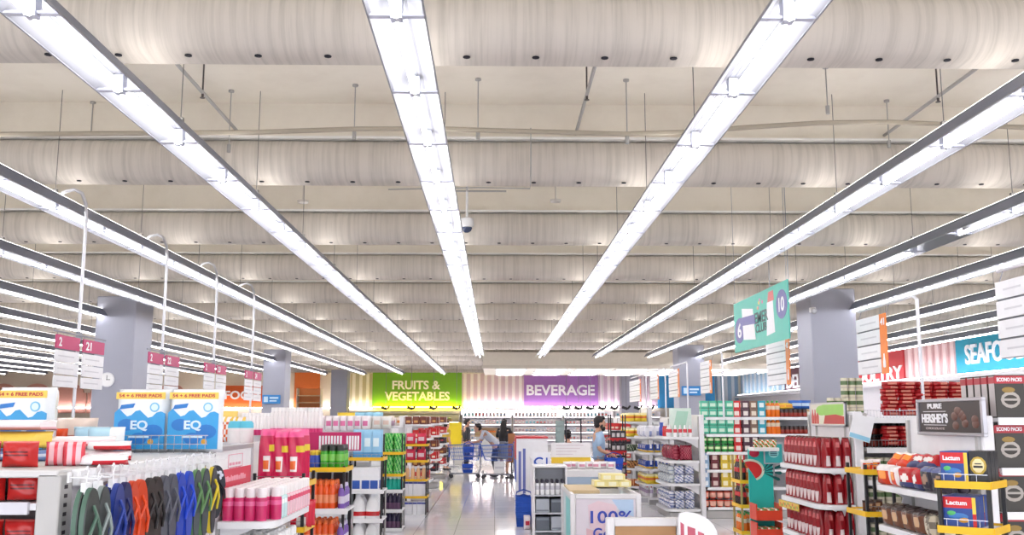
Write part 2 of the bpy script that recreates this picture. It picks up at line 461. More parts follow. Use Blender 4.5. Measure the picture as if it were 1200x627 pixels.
struct(MB().box(x0, x1, YB-.5, YB, z0-.05, z0+.12).obj('trim_6', M(226, 222, 216, .5)))
def cove(px0, px1, py, col, st, label):
    a = at(px0, py, YB-.35); b = at(px1, py, YB-.35)
    t = thing('cove_lamp', label, 'lamp', (a.x, YB-.4, a.z))
    MB().box(0, b.x-a.x, -.03, .05, -.04, 0).obj('housing', WHITE, t)
    MB().box(.02, b.x-a.x-.02, -.02, .04, 0, .05).obj('tube', M(*col, .5, 0, 0, 9, st), t)
cove(437, 541, 477.5, (255, 226, 60), 22, 'warm yellow lamp along the foot of the green sign')
cove(8, 150, 478.5, (255, 240, 244), 12, 'added white fill light along the foot of the brown arches')  # extra light put in to brighten the far wall around the arches
cove(152, 436, 478.5, (255, 244, 236), 12, 'added white fill light along the foot of the orange sign and striped wall')  # added light to lift the dim wall around the orange sign
cove(543, 770, 477.5, (255, 246, 250), 10, 'white lamp along the foot of the purple sign')
a = at(541, 481, YB-.7); b = at(700, 486, YB-.7)
t = thing('chiller_canopy_lamp', 'bright white canopy lamp over the wall chillers below the beverage sign', 'lamp', (a.x, YB-1.2, b.z))
MB().box(0, b.x-a.x, 0, 1.1, a.z-b.z, a.z-b.z+.1).obj('canopy', WHITE, t)
MB().box(0, b.x-a.x, -.02, .1, 0, a.z-b.z).obj('diffuser', M(255, 244, 250, .5, 0, 0, 9, 4), t)
# side wall (faces the aisles)
def wall_y(px): return atX(px, 450, XR-.05).y
def sign_side(px0, px1, col, label, words, z0=3.02, z1=4.3):
    y1, y0 = wall_y(px0), wall_y(px1)
    t = thing('department_sign', label, 'sign', (XR-.02, (y0+y1)/2, z0))
    MB().box(-.1, 0, y0-(y0+y1)/2, y1-(y0+y1)/2, 0, z1-z0).obj('board', M(*col, .55), t)
    for body, ya, yb, za, zb in words:
        text(body, (-.12, (ya+yb)/2-(y0+y1)/2, (za+zb)/2-z0), abs(ya-yb), zb-za, LETTER, t, (0,-1,0), bold=.016, depth=.05)
y_ = wall_y(1137)
sign_side(1125, 1330, (24, 158, 190), 'teal sign board reading SEAFOOD high on the side wall', [('SEAFOOD', y_, y_-3.6, 3.36, 3.98)])
y_ = wall_y(1061)
sign_side(1000, 1062, (190, 52, 60), 'red sign board reading POULTRY high on the side wall', [('POULTRY', y_+5.2, y_, 3.12, 3.62)])
y_ = wall_y(924)
sign_side(921, 985, (104, 60, 70), 'dark maroon sign board reading DELI behind the grey column', [('DELI', y_, wall_y(943), 3.18, 3.85)])
def ribs_side(n, px0, px1, c1, c2, step=.5, z0=3.02, z1=4.3):
    y1, y0 = wall_y(px0), wall_y(px1); b = MB(); b.box(XR-.05, XR, y0, y1, z0, z1, 0)
    y = y0 + step/2
    while y < y1-.1: b.box(XR-.12, XR-.05, y-.12, y+.12, z0, z1, 1); y += step
    struct(b.obj('trim_%d' % n, [M(*c1, .6), M(*c2, .5)]))
ribs_side(7, 868, 921, (168, 200, 224), (222, 230, 236), .9)
ribs_side(8, 1062, 1125, (214, 170, 172), (240, 214, 214), .55)
struct(MB().box(XR-.5, XR, 8, YB, 2.9, 3.0).obj('trim_9', M(232, 232, 236, .5)))
t = thing('wall_wash_lamp', 'long white lamp along the foot of the side wall signs', 'lamp', (XR-.5, 8, 3.001))
MB().box(.02, .12, 0, YB-9, 0, .05).obj('housing', WHITE, t); MB().box(.03, .11, .02, YB-9.02, .0505, .07).obj('tube', M(250, 250, 255, .5, 0, 0, 9, 7), t)
# dim arcade far to the side: brown arches
b = MB()
for i in range(7):
    cx = -31.5 + i*2.0
    out = [(cx-.95, 2.0), (cx-.95, 3.2)] + [(cx-.8*math.cos(a*PI/8), 3.2+.55*math.sin(a*PI/8)) for a in range(9)] + [(cx+.95, 3.2), (cx+.95, 2.0)]
    b.prism(out, YB-.2, YB-.06, 0, 'xz')
struct(b.obj('trim_10', M(196, 146, 132, .6)))
# ------------------------------------------------------------------ product kinds
def mm(*cols, rough=.35): return [M(*c, rough, 0, .05, 25) for c in cols]
def p_box(name, w, d, h, cols, bands=(), c=.004):
    """carton; bands: (u0,u1,v0,v1,slot) printed rectangles on the front and sides"""
    b = MB(); b.cbox(-w/2, w/2, -d/2, d/2, 0, h, min(c, w*.1), 0)
    for u0,u1,v0,v1,k in bands:
        b.box(-w/2+u0*w, -w/2+u1*w, -d/2-.0012, -d/2+.001, v0*h, v1*h, k)
        b.box(-w/2-.0012, -w/2+.001, -d/2+u0*d, -d/2+u1*d, v0*h, v1*h, k)
        b.box(w/2-.001, w/2+.0012, -d/2+u0*d, -d/2+u1*d, v0*h, v1*h, k)
    return Proto(name, [(name, b.mesh(name, mm(*cols), 30))])
def p_bottle(name, prof, cols, cap=None, capcol=None, n=12, sx=1, sy=1, label=None):
    parts = [('bottle', MB().lathe(prof, n=n, sx=sx, sy=sy).mesh('bottle', mm(*cols, rough=.22)))]
    if cap: parts.append(('cap', MB().lathe(cap, n=n, sx=min(sx,1.2), sy=sy if sx == sy else 1).mesh('cap', mm(capcol))))
    return Proto(name, parts)
def p_bottle1(name, prof, cols, n=8, sx=1, sy=1):       # small in the photo: one mesh
    return Proto(name, [(name, MB().lathe(prof, n=n, sx=sx, sy=sy).mesh(name, mm(*cols, rough=.25)))])
def p_pouch(name, w, h, d, cols, mat, **k):
    return Proto(name, [(name, MB().pillow(w, h, d, mat=mat, **k).mesh(name, mm(*cols, rough=.25), 60))])

# ------------------------------------------------------------------ shelving kinds
SHW = M(232, 231, 234, .35); SHG = M(182, 180, 178, .5); PEG = M(206, 204, 208, .5)
def rounded(x0, x1, y0, y1, r, corners):
    """plan outline; corners: which of (x0y0,x1y0,x1y1,x0y1) are rounded"""
    P = []
    for k, (cx, cy, sx, sy, a0) in enumerate(((x0,y0,1,1,PI),(x1,y0,-1,1,1.5*PI),(x1,y1,-1,-1,0),(x0,y1,1,-1,.5*PI))):
        if k in corners:
            for i in range(6):
                a = a0 + i*PI/10; P.append((cx+sx*r + r*math.cos(a), cy+sy*r + r*math.sin(a)))
        else: P.append((cx, cy))
    return P
def gondola(label, x0, x1, y0, y1, h, shelf_z, ends=(1,1), face=.5, back=True, col=SHW, group=None):
    """double sided run along X: shelves face -Y (towards the camera) and +Y"""
    t = thing('gondola_shelf', label, 'shelf', ((x0+x1)/2, (y0+y1)/2, 0), 0, group)
    w, d = (x1-x0)/2, (y1-y0)/2
    MB().cbox(-w, w, -d, d, 0, .13, .01).obj('base', SHG, t)
    b = MB(); b.box(-w+.03, w-.03, -.02, .02, .13, h)
    z = .4
    while z < h: b.box(-w+.03, w-.03, -.023, .023, z, z+.004); z += .3
    b.obj('back_panel', PEG, t)
    for s, e in ((-1, ends[0]), (1, ends[1])):
        if e:
            b = MB(); b.cbox(s*w-.03 if s > 0 else -w, w if s > 0 else -w+.03, -d, d, 0, h, .006); b.obj('end_panel', SHW, t)
    n = max(1, int((x1-x0)/1.2))
    for i in range(1, n):
        x = -w + 2*w*i/n
        b = MB(); b.box(x-.02, x+.02, -.045, .045, .13, h); b.obj('upright', SHG, t)
    for z in shelf_z:
        for s in (-1, 1):
            b = MB(); ya, yb = sorted((s*.03, s*(d-.005))); b.box(-w+.031, w-.031, ya, yb, z-.025, z); so = b.obj('shelf', col, t)
            b = MB(); ya, yb = sorted((s*(d-.005), s*(d+.008))); b.box(-w+.031, w-.031, ya, yb, z-.045, z+.004); b.obj('price_rail', WHITE, so)
    return t
def endcap(label, xb, xf, y0, y1, h, shelf_z, r=.10, group=None):
    """end display: panel at xb, rounded shelves reaching out to xf (the main aisle)"""
    t = thing('end_display', label, 'shelf', (xb, (y0+y1)/2, 0), 0, group)
    s = 1 if xf > xb else -1; d = (y1-y0)/2; L = abs(xf-xb)
    b = MB(); a0, a1 = sorted((0, -s*.08)); b.cbox(a0, a1, -d-.0, d, 0, h, .008); b.obj('end_panel', SHW, t)
    for q in (-d+.05, d-.05):
        k0, k1 = sorted((s*.0005, s*.02)); MB().box(k0, k1, q-.02, q+.02, .05, h-.03).obj('upright', SHG, t)
    a0, a1 = sorted((s*.005, s*(L-.04))); MB().cbox(a0, a1, -d+.02, d-.02, 0, .10, .01).obj('base', SHG, t)
    for z in shelf_z:
        a0, a1 = sorted((s*.021, s*L))
        out = rounded(a0, a1, -d, d, r, (1, 2) if s > 0 else (0, 3))
        so = MB().prism(out, z-.03, z).obj('shelf', SHW, t)
        out2 = rounded(a0-(.006 if s < 0 else 0), a1+(.006 if s > 0 else 0), -d-.006, d+.006, r, (1, 2) if s > 0 else (0, 3))
        MB().prism(out2, z-.042, z-.004).obj('price_rail', WHITE, so)
        for q in (-d+.06, d-.06):                      # curved brackets under the shelf
            P = [(s*.022, z-.031), (s*L*.8, z-.031), (s*L*.62, z-.05), (s*L*.3, z-.10), (s*.1, z-.15), (s*.022, z-.2)]
            MB().prism(P, q-.006, q+.006, 0, 'xz').obj('bracket', SHW, so)
    return t
def wire_rack(label, x0, x1, y0, y1, h, shelf_z, rail=YEL, post=BLACK, fence=True, board=SHW, group=None, railz=.03):
    t = thing('display_rack', label, 'rack', ((x0+x1)/2, (y0+y1)/2, 0), 0, group)
    w, d = (x1-x0)/2, (y1-y0)/2
    for sx in (-1, 1):
        for sy in (-1, 1): MB().cbox(sx*w-.012, sx*w+.012, sy*d-.012, sy*d+.012, 0, h, .003).obj('post', post, t)
    for z in shelf_z:
        so = MB().box(-w+.013, w-.013, -d+.013, d-.013, z-.018, z).obj('shelf', board, t)
        b = MB(); b.box(-w-.016, w+.016, -d-.022, -d-.013, z-railz, z+.012); b.box(-w-.022, -w-.013, -d-.013, d+.013, z-railz, z+.012)
        b.box(w+.013, w+.022, -d-.013, d+.013, z-railz, z+.012); b.box(-w-.016, w+.016, d+.013, d+.022, z-railz, z+.012)
        b.obj('price_rail', rail, so)
        if fence:
            b = MB(); b.tube([(-w,-d+.0,z+.05),(w,-d,z+.05)], .003, 0, 4)
            for i in range(int(2*w/.06)): b.cyl((-w+.03+i*.06,-d,z),(-w+.03+i*.06,-d,z+.05), .002, 0, 4)
            b.obj('wire_fence', CHROME, so)
    return t
EX, EY, EZ = Vector((1,0,0)), Vector((0,1,0)), Vector((0,0,1))

# =================================================================== NEAR SIDE OF THE PADS, FLIP-FLOPS (block A)
AX, AY0, AY1, AH = -1.72, 3.95, 6.05, 1.50
t = thing('gondola_shelf', 'grey white shelf block with flip-flops hung along its pegboard side', 'shelf', (AX, AY0, 0))
b = MB(); b.box(-.03, 0, .12, AY1-AY0-.1, 0, AH-.06); 
for z in (.5, .95, 1.36): b.box(-.031, .0015, .12, AY1-AY0-.1, z, z+.004)
b.obj('side_panel', PEG, t)
b = MB(); b.cbox(-.06, .03, -.02, .10, 0, AH-.015, .006)
b.obj('corner_post', SHG, t)
b = MB()
for i in range(16): b.box(.0305, .0315, .02, .05, .9+i*.035, .915+i*.035)
b.obj('post_slot', DARK, t)
MB().cbox(-.06, .02, AY1-AY0-.06, AY1-AY0+.02, 0, AH+.03, .006).obj('corner_post', SHG, t)
MB().cbox(-4.2, .02, -.02, AY1-AY0+.02, AH-.03, AH, .006).obj('top_board', M(204, 202, 200, .45), t)
MB().cbox(-.01, .05, .10, AY1-AY0-.06, AH-.07, AH-.005, .006).obj('top_rail', WHITE, t)
MB().box(-4.2, -.06, .45, .50, 0, AH-.03).obj('back_panel', M(150, 140, 140, .6), t)
for z in (1.375, 1.09, .8):
    so = MB().box(-4.2, -.065, -.0, .45, z-.03, z-.004).obj('shelf', SHW, t)
    MB().box(-4.2, -.09, -.02, 0, z-.045, z+.002).obj('price_rail', M(200, 198, 205, .4), so)
MB().box(-4.2, -.06, 0, .45, 0, .1).obj('base', SHG, t)
# wire fence along the far top edge behind the packs
b = MB()
for i in range(34): b.cyl((-1.45+i*.045, 1.88, AH), (-1.45+i*.045, 1.88, AH+.10), .0022, 0, 4)
for z in (.05, .10): b.tube([(-1.46,1.88,AH+z),(.05,1.88,AH+z)], .003, 0, 4)
b.obj('wire_fence', CHROME, t)

# red soft packs in the shelf and along the top
SOFT = p_pouch('soft_pack', .15, .105, .085, ((186,34,32),(104,26,32),(224,96,88)), lambda u,v: 1 if abs(u) < .62 and -.3 < v < .35 and (int((v+1)*8) % 2) else (2 if v > .82 else 0), nu=12, nv=16, pu=3.2, pv=3.2, wob=.15)
for z, lab, grp in ((AH, 'red soft pack in the row along the shelf top above the corner post', 'red soft packs on the shelf top'),
                    (1.375, 'red soft pack on the upper open shelf under the packs', 'red soft packs on the upper shelf'),
                    (1.24, None, None), (1.09, 'red soft pack on the lower open shelf at the picture edge', 'red soft packs on the lower shelf')):
    if lab is None: continue
    zz = z + .001
    for i in range(7):
        for k in range(2 if z == 1.09 else 1):
            put(SOFT, (AX-.15-i*.155-(.08 if z == AH else 0), AY0+.09+(.1 if z == AH else 0), zz+k*.107), lab, 'soft pack', grp, jit(.05))
RSTR = p_pouch('striped_pack', .085, .10, .07, ((222,70,84),(236,190,196)), lambda u,v: 1 if (int((u+1)*2.5) % 2) else 0, nu=12, nv=8, pu=6, pv=4)
for i in range(2): put(RSTR, (AX-.055-i*.085, AY0+.30+i*.02, AH+.001), 'red and white striped pack standing on the shelf top over the corner post', 'soft pack', 'striped packs over the corner post', .3)
RWB = p_pouch('red_white_pack', .21, .045, .15, ((208,36,48),(240,236,238)), lambda u,v: 1 if v > .1 or u < -.4 else 0, nu=8, nv=6, pu=6, pv=3)
FLAT1 = p_pouch('flat_pack', .34, .055, .2, ((238,208,214),(214,70,84),(246,240,240)), lambda u,v: 1 if -.7 < v < -.1 else (0 if v < .5 else 2), nu=8, nv=10, pu=8, pv=3)
FLATY = p_pouch('flat_pack', .34, .08, .2, ((236,204,84),(206,166,60)), lambda u,v: 1 if abs(u) < .5 and v < -.2 else 0, nu=8, nv=8, pu=8, pv=3)
FLATB = p_pouch('flat_pack', .34, .055, .2, ((120,146,196),(206,214,230)), lambda u,v: 1 if abs(v) < .3 else 0, nu=8, nv=8, pu=8, pv=3)
FLATW = p_pouch('flat_pack', .33, .05, .2, ((240,232,234),(226,168,178)), lambda u,v: 1 if v < -.4 else 0, nu=8, nv=6, pu=8, pv=3)
Y1 = 4.75
def on(P, px, Y, z, lab, cat, grp=None, rz=0., sc=None): return put(P, (PX(px, Y), Y, z+.001), lab, cat, grp, rz, sc)
z0 = AH
on(FLATB, 22, Y1, z0+.0, 'flat blue pack at the bottom of the stack under the yellow pack', 'pack', None, .03)
on(FLATY, 20, Y1, z0+.058, 'flat yellow pack in the stack before the pad box', 'pack', None, -.02)
on(FLATW, 24, Y1, z0+.141, 'flat white pack lying over the yellow pack', 'pack', None, .06)
on(FLATB, -52, Y1, z0, 'flat blue pack at the edge of the picture', 'pack')
on(FLATY, -54, Y1, z0+.058, 'flat yellow pack at the edge of the picture', 'pack')
on(FLAT1, 92, Y1+.1, z0, 'flat pink and white striped pack under another striped one', 'pack')
on(FLAT1, 94, Y1+.1, z0+.057, 'flat pink and white striped pack lying on another striped one', 'pack', None, .04)
on(RWB, 130, Y1+.05, z0, 'flat red and white pack at the bottom beside the striped packs', 'pack', None, -.1)
on(RWB, 128, Y1+.05, z0+.047, 'flat red and white pack on top beside the striped packs', 'pack', None, .1)
on(RWB, 122, 4.3, z0, 'flat red and white pack near the front edge of the shelf top', 'pack', None, .5)

# big pad packs (blue, white, yellow band)
def pad_pack():
    w, h, d = .315, .37, .17
    b = MB(); b.pillow(w, h, d, 16, 16, None, 10, 12); 
    # printed front: bands as thin raised sheets that follow the soft front
    me = b.mesh('wrap', mm((236,240,244), rough=.25), 60)
    def sheet(pts, slot, m, off):
        m.add([(x, -d/2-off, z) for x, z in pts], [tuple(range(len(pts)))], slot)
    q = MB()
    q.box(-.142,.142,-d/2-.004,-d/2+.01,.31,.35,0)                                 # yellow band
    waves = [(-.147,.02),(.147,.02),(.147,.225)]+[(.147-.294*i/12,.215+.022*math.sin(i*1.25)+.02*(i/12)) for i in range(1,12)]+[(-.147,.23)]
    q.prism(waves, -d/2-.0035, -d/2+.01, 1, 'xz')
    for cx, cz, r in ((-.075,.16,.05),(.08,.12,.06),(0,.08,.05)):
        q.prism([(cx+r*math.cos(a*PI/8), cz+.7*r*math.sin(a*PI/8)) for a in range(16)], -d/2-.0042, -d/2, 2, 'xz')
    q.prism([(.085+.028*math.cos(a*PI/8), .262+.028*math.sin(a*PI/8)) for a in range(16)], -d/2-.0045, -d/2, 3, 'xz')
    q.prism([(.085+.020*math.cos(a*PI/8), .262+.020*math.sin(a*PI/8)) for a in range(16)], -d/2-.005, -d/2, 4, 'xz')
    q.prism([(-.12,.25),(-.04,.26),(-.03,.285),(-.11,.275)], -d/2-.0045, -d/2, 2, 'xz')
    q.prism([(.07+.017*math.cos(a*PI/6), .062+.017*math.sin(a*PI/6)) for a in range(12)], -d/2-.005, -d/2, 5, 'xz')
    q.box(-.06,.06,-d/2-.0048,-d/2,.085,.095,4)
    pm = q.mesh('front_print', mm((240,206,88),(52,158,220),(34,120,200),(120,190,226),(214,234,244),(230,170,60)), 20)
    logo = text_mesh('EQ', .10, .062, .003, .03, M(214, 234, 246, .4, 0, 0))
    band = text_mesh('54 + 6 FREE PADS', .25, .02, .002, .03, M(196, 70, 60, .4, 0, 0))
    return me, pm, logo, band
PADM = pad_pack()
def pads(px, Y, z, lab, rz=0.):
    t = thing('pad_pack', lab, 'pad pack', (PX(px, Y), Y, z+.001), rz)
    link('wrap', PADM[0], t); link('front_print', PADM[1], t)
    o = link('logo_lettering', PADM[2], t); o.matrix_basis = Matrix(((1,0,0,0),(0,0,-1,-.0915),(0,1,0,.155),(0,0,0,1)))
    o = link('lettering', PADM[3], t); o.matrix_basis = Matrix(((1,0,0,0),(0,0,-1,-.0905),(0,1,0,.33),(0,0,0,1)))
pads(168, 5.95, AH, 'tall blue and white pad pack standing next before the one at the shelf end')
pads(230, 5.95, AH, 'tall blue and white pad pack standing at the end of the shelf')
pads(30, 5.6, AH, 'tall blue and white pad pack half hidden behind the yellow pack', -.05)
BLUEP = p_pouch('light_pack', .2, .15, .1, ((176,214,232),(110,178,214),(236,240,240)), lambda u,v: 1 if v < -.3 else (2 if u > .3 and v > 0 else 0), pu=6, pv=4)
on(BLUEP, 106, 5.78, AH, 'light blue soft pack beside the cream packs, nearer the sign pole', 'pack')
on(BLUEP, 124, 5.62, AH+.0, 'light blue soft pack touching the pad pack', 'pack', None, .2)
ORP = p_pouch('orange_pack', .085, .14, .06, ((226,74,24),(90,70,140)), lambda u,v: 1 if v < -.55 and u < 0 else 0, pu=5, pv=5)
on(ORP, 70, 5.75, AH, 'small orange pack beside the half hidden pad pack', 'pack')
CRM = p_pouch('cream_pack', .26, .2, .12, ((234,216,204),(224,196,178)), lambda u,v: 1 if v < -.2 else 0, pu=6, pv=4)
on(CRM, 88, 5.98, AH-.0, 'cream soft pack standing behind the orange pack', 'pack')

# flip-flops ---------------------------------------------------------
def flipflop():
    parts = []
    out = []
    for i in range(28):
        a = 2*PI*i/28; c, s_ = math.cos(a), math.sin(a)
        wd = .046 if s_ > 0 else .036
        wd *= 1 - .12*math.exp(-((s_+.15)/.3)**2)
        out.append((wd*c, .145*s_))
    return out
FF_OUT = flipflop()
_ff = {}
def ff_meshes(c1, c2):
    if (c1, c2) in _ff: return _ff[c1, c2]
    b = MB()                                   # two soles back to back, hanging, facing +X ; outline in YZ
    for k, x in enumerate((0, .026)):
        b.prism([(y, z-.16) for y, z in FF_OUT], x, x+.016, 0, 'yz')
        b.prism([(y*.985, z*.99-.16) for y, z in FF_OUT], x+.016, x+.021, 1, 'yz')
    sole = b.mesh('sole', mm(c1, c2), 30)
    b = MB()
    for x in (.021, .047):
        b.tube([(x,-.040,-.20),(x+.012,-.028,-.15),(x+.014,0,-.10),(x,0,-.07)], .006, 0, 6)
        b.tube([(x,.040,-.20),(x+.012,.028,-.15),(x+.014,0,-.10)], .006, 0, 6)
    strap = b.mesh('strap', mm(c1), 50)
    b = MB(); b.box(.010,.026,-.018,.018,-.035,.0); b.tube([(.018,0,-.002),(.018,.0,.02),(.018,.012,.036),(.018,0,.05),(.018,-.012,.04)], .003, 0, 5)
    hang = b.mesh('hanger', WHITE, 30)
    _ff[c1, c2] = (sole, strap, hang); return _ff[c1, c2]
FFC = {'dark green rimmed': ((74,104,88),(58,62,60)), 'pale grey rimmed': ((140,152,150),(60,66,66)), 'blue': ((38,62,150),(30,48,120)), 'navy': ((26,34,96),(30,36,86)),
       'orange red': ((214,70,20),(196,60,18)), 'black': ((30,26,28),(44,36,34)), 'grey': ((86,88,100),(70,72,84)), 'bright blue': ((28,70,196),(30,60,170)),
       'green rimmed charcoal': ((96,140,84),(58,66,70)), 'yellow and black': ((222,196,40),(40,40,48)), 'black large': ((28,30,42),(36,38,50))}
order = [(104,'dark green rimmed'),(117,'pale grey rimmed'),(134,'blue'),(143,'navy'),(151,'orange red'),(161,'orange red'),(172,'black'),(180,'black'),(188,'grey'),(198,'grey'),(207,'bright blue'),(217,'bright blue'),(226,'green rimmed charcoal'),(236,'green rimmed charcoal'),(245,'yellow and black'),(253,'black large')]
cnt = {}
for px, c in order: cnt[c] = cnt.get(c, 0) + 1
seen = {}
for i, (px, c) in enumerate(order):
    X = AX + .10
    Y = -X*1163/(580-px)
    seen[c] = seen.get(c, 0) + 1
    lab = '%s flip-flops hanging on the shelf side' % c
    if cnt[c] == 2: lab += ', the %s of the two' % ('nearer' if seen[c] == 1 else 'farther')
    t = thing('flip_flops', lab, 'flip-flops', (X, Y, AH-.05), jit(.10) - .12 - (.65 if i == 15 else 0), 'flip-flops on the pegboard side')
    so, st, ha = ff_meshes(*FFC[c])
    for n_, me in (('sole', so), ('strap', st), ('hanger', ha)): link(n_, me, t)
    t.scale = (1.25, 1.2, 1.25)
    if i == 15:
        m = MB()
        for a in range(6): m.sphere((.052, -.0+.018*math.cos(a*PI/3), -.07+.018*math.sin(a*PI/3)), (.003,.010,.010), 0, 8, 5)
        m.obj('flower_print', M(210, 214, 230, .5), t); t.scale = (1.25, 1.3, 1.02)
# a second row hung further back gives the dark strip between (short hooks)
b = MB()
hk = thing('hook_row', 'row of chrome hooks holding the flip-flops', 'hooks', (AX, 0, AH-.03))
for i, (px, c) in enumerate(order):
    Y = (AX*-1-.10)*1163/(580-px)
    m = MB(); m.tube([(.0502,Y,-.0),(.17,Y,-.005),(.18,Y,.008)], .0035, 0, 5); m.box(.0502,.056,Y-.015,Y+.015,-.02,.02); m.obj('hook', WHITE, hk)

# =================================================================== sign panel and pink bottles (block B)
BX = -1.72
t = thing('promo_sign', 'white and red framed promo panel above the pink bottles', 'sign', (BX, 6.61, 0))
MB().cbox(-.035, 0, -.48, .48, 1.102, 1.50, .006).obj('board', WHITE, t)
b = MB()
for y0, y1, z0, z1 in ((-.49,-.46,1.12,1.525),(.46,.49,1.12,1.525),(-.46,.46,1.495,1.525)): b.cbox(-.04,.012,y0,y1,z0,z1,.004)
b.obj('frame', M(176, 174, 178, .35, .5), t)
MB().box(0, .004, -.459, .459, 1.14, 1.375).obj('red_band', M(216, 40, 74, .4), t)
b = MB()
for k in range(4):
    for j in range(3): b.box(.0, .003, -.10+k*.075, -.05+k*.075, 1.335+j*.03, 1.352+j*.03)
for y0, y1, z0, z1 in ((-.13,.23,1.38,1.384),(-.13,.23,1.462,1.466),(-.13,-.125,1.38,1.466),(.225,.23,1.38,1.466)): b.box(0,.003,y0,y1,z0,z1)
b.obj('print', M(222, 150, 170, .5), t)
b = MB(); random.seed(3)
y = -.2
while y < .3:
    w_ = random.uniform(.02,.05); b.box(.004,.006,y,y+w_,1.295,1.295+random.uniform(.025,.04)); y += w_+.012
b.obj('script_print', M(240, 170, 185, .5), t)
PZ1 = 1.07
endcap('white rounded end shelf carrying the pink bottles', BX+.0, -1.36, 6.22, 7.45, 1.1, (PZ1, .74, .4), .1)
PINKB = p_bottle('pink_bottle', [(.033,0,1),(.036,.01,0),(.036,.09,2),(.036,.118,0),(.034,.135,1),(.03,.14,1)], ((206,44,104),(218,60,124),(226,96,150)), [(.028,.14),(.03,.145),(.028,.195),(.02,.20)], (244,236,238), 12)
MINTB = p_bottle('mint_bottle', [(.033,0,1),(.036,.01,0),(.036,.09,2),(.036,.118,0),(.034,.135,1),(.03,.14,1)], ((196,224,226),(170,214,214),(240,246,246)), [(.028,.14),(.03,.145),(.028,.195),(.02,.20)], (244,244,244), 12)
PALEB = p_bottle('pale_pink_bottle', [(.033,0,1),(.036,.01,0),(.036,.09,2),(.036,.118,0),(.034,.135,1),(.03,.14,1)], ((238,196,206),(236,170,184),(222,80,110)), [(.028,.14),(.03,.145),(.028,.195),(.02,.20)], (246,240,240), 12)
for a in range(5):
    for r in range(13):
        P_, l_, g_ = (PINKB, 'pink bottle with white cap on the rounded shelf under the promo panel', 'pink bottles on the rounded shelf')
        if a == 4 and r in (2, 3): P_, l_, g_ = MINTB, 'mint bottle between pink bottles on the rounded shelf', 'mint bottles on the rounded shelf'
        if a == 4 and r > 3: P_, l_, g_ = PALEB, 'pale pink bottle along the aisle edge of the rounded shelf', 'pale bottles on the rounded shelf'
        if a == 4 and r == 0: continue
        put(P_, (-1.66+a*.069, 6.30+r*.088+jit(.004), PZ1), l_, 'bottle', g_)
WCAP = p_bottle('white_bottle', [(.034,0),(.036,.01),(.036,.13),(.03,.15)], ((214,210,212),), [(.024,.15),(.024,.2),(.016,.21)], (246,246,246), 10)
grid(WCAP, (-1.655, 6.30, .74), (.075,0,0), 4, 'white bottle on the tier below the pink bottles', 'bottle', 'white bottles below the pink ones', (0,.1,0), 10)
# soaps and soft packs standing behind the promo panel
CYP = p_bottle('cyan_topped_pack', [(.07,0,0),(.075,.02,0),(.075,.15,1),(.07,.2,1),(.05,.22,1)], ((236,230,230),(92,196,222)), None, None, 10, 1, .7)
ORS = p_pouch('orange_white_pack', .12, .16, .07, ((226,104,52),(244,236,232),(240,196,90)), lambda u,v: 1 if (int((u+1)*3)+int((v+1)*3)) % 2 else (2 if v > .6 else 0), pu=5, pv=5)
MED = p_box('soap_carton', .12, .1, .2, ((226,214,200),(214,60,60)), ((.1,.9,.1,.5,1),))
gondola('white shelf run behind the promo panel', -6.5, -2.02, 7.75, 8.85, 1.5, (.45, .8, 1.12), (0, 1), group='white shelf runs beyond the promo panel')
YS = 8.0
for k, px in enumerate((275, 288)): on(CYP, px, YS, 1.50 if k else 1.5, 'white tub with cyan top behind the promo panel, %s' % ('beside the pad pack' if k == 0 else 'beside the magenta pouches'), 'tub', None, 0, .8)
for k, px in enumerate((263, 276)): on(ORS, px, 8.4, 1.5+.001, 'orange and white soft pack standing behind the cyan topped tubs, %s' % ('nearer the pad pack' if k == 0 else 'nearer the white tubes'), 'pack', None, 0, 1.3)
YP = p_pouch('yellow_pack', .13, .2, .07, ((240,206,110),(230,150,60)), lambda u,v: 1 if v < 0 else 0)
on(YP, 266, 8.7, 1.5, 'yellow soft pack standing behind the orange and white packs', 'pack', None, 0, 1.3)

# =================================================================== magenta pouch rack (C)
CY = 7.75
cx0, cx1 = PX(300, CY), PX(357, CY)
cz1, cz2, cz3 = PZ(566, CY), PZ(619, CY), .55
wire_rack('black post rack with yellow rails holding the magenta pouches', cx0, cx1, CY, CY+.42, 1.28, (cz1, cz2, cz3))
MAGP = p_pouch('magenta_pouch', .15, .40, .10, ((206,20,78),(240,110,40),(248,238,236),(236,206,60),(240,90,150)),
    lambda u,v: (2 if abs(u+.1) < .4 and -.62 < v < .02 and not (abs(u+.1) < .28 and -.5 < v < -.15) else (1 if abs(u+.1) < .28 and -.5 <= v <= -.15 else (3 if u > .1 and .15 < v < .45 else (4 if v > .75 else 0)))), nu=14, nv=24, pu=2.6, pv=9, gus=.35, narrow=.26, wob=.22)
for k, px in enumerate((315, 331, 347)):
    for r in range(3):
        put(MAGP, (PX(px, CY+.1), CY+.09+r*.11, cz1+.001), 'magenta printed pouch standing in the %s file of the yellow railed rack' % ('first', 'middle', 'last')[k], 'pouch', 'magenta pouches file %d' % (k+1), jit(.15), (1,1,1+jit(.03)))
REDP = p_pouch('red_pouch', .15, .2, .08, ((206,32,58),(230,226,224)), lambda u,v: 1 if abs(u) < .4 and v < -.2 else 0, pu=5, pv=6)
grid(REDP, (cx0+.1, CY+.1, cz2), (.13,0,0), 3, 'red pouch on the tier under the magenta pouches', 'pouch', 'red pouches on the rack', (0,.12,0), 2)
grid(REDP, (cx0+.1, CY+.1, cz3), (.13,0,0), 3, 'red pouch on the lowest tier under the magenta pouches', 'pouch', 'red pouches low on the rack', (0,.12,0), 2)

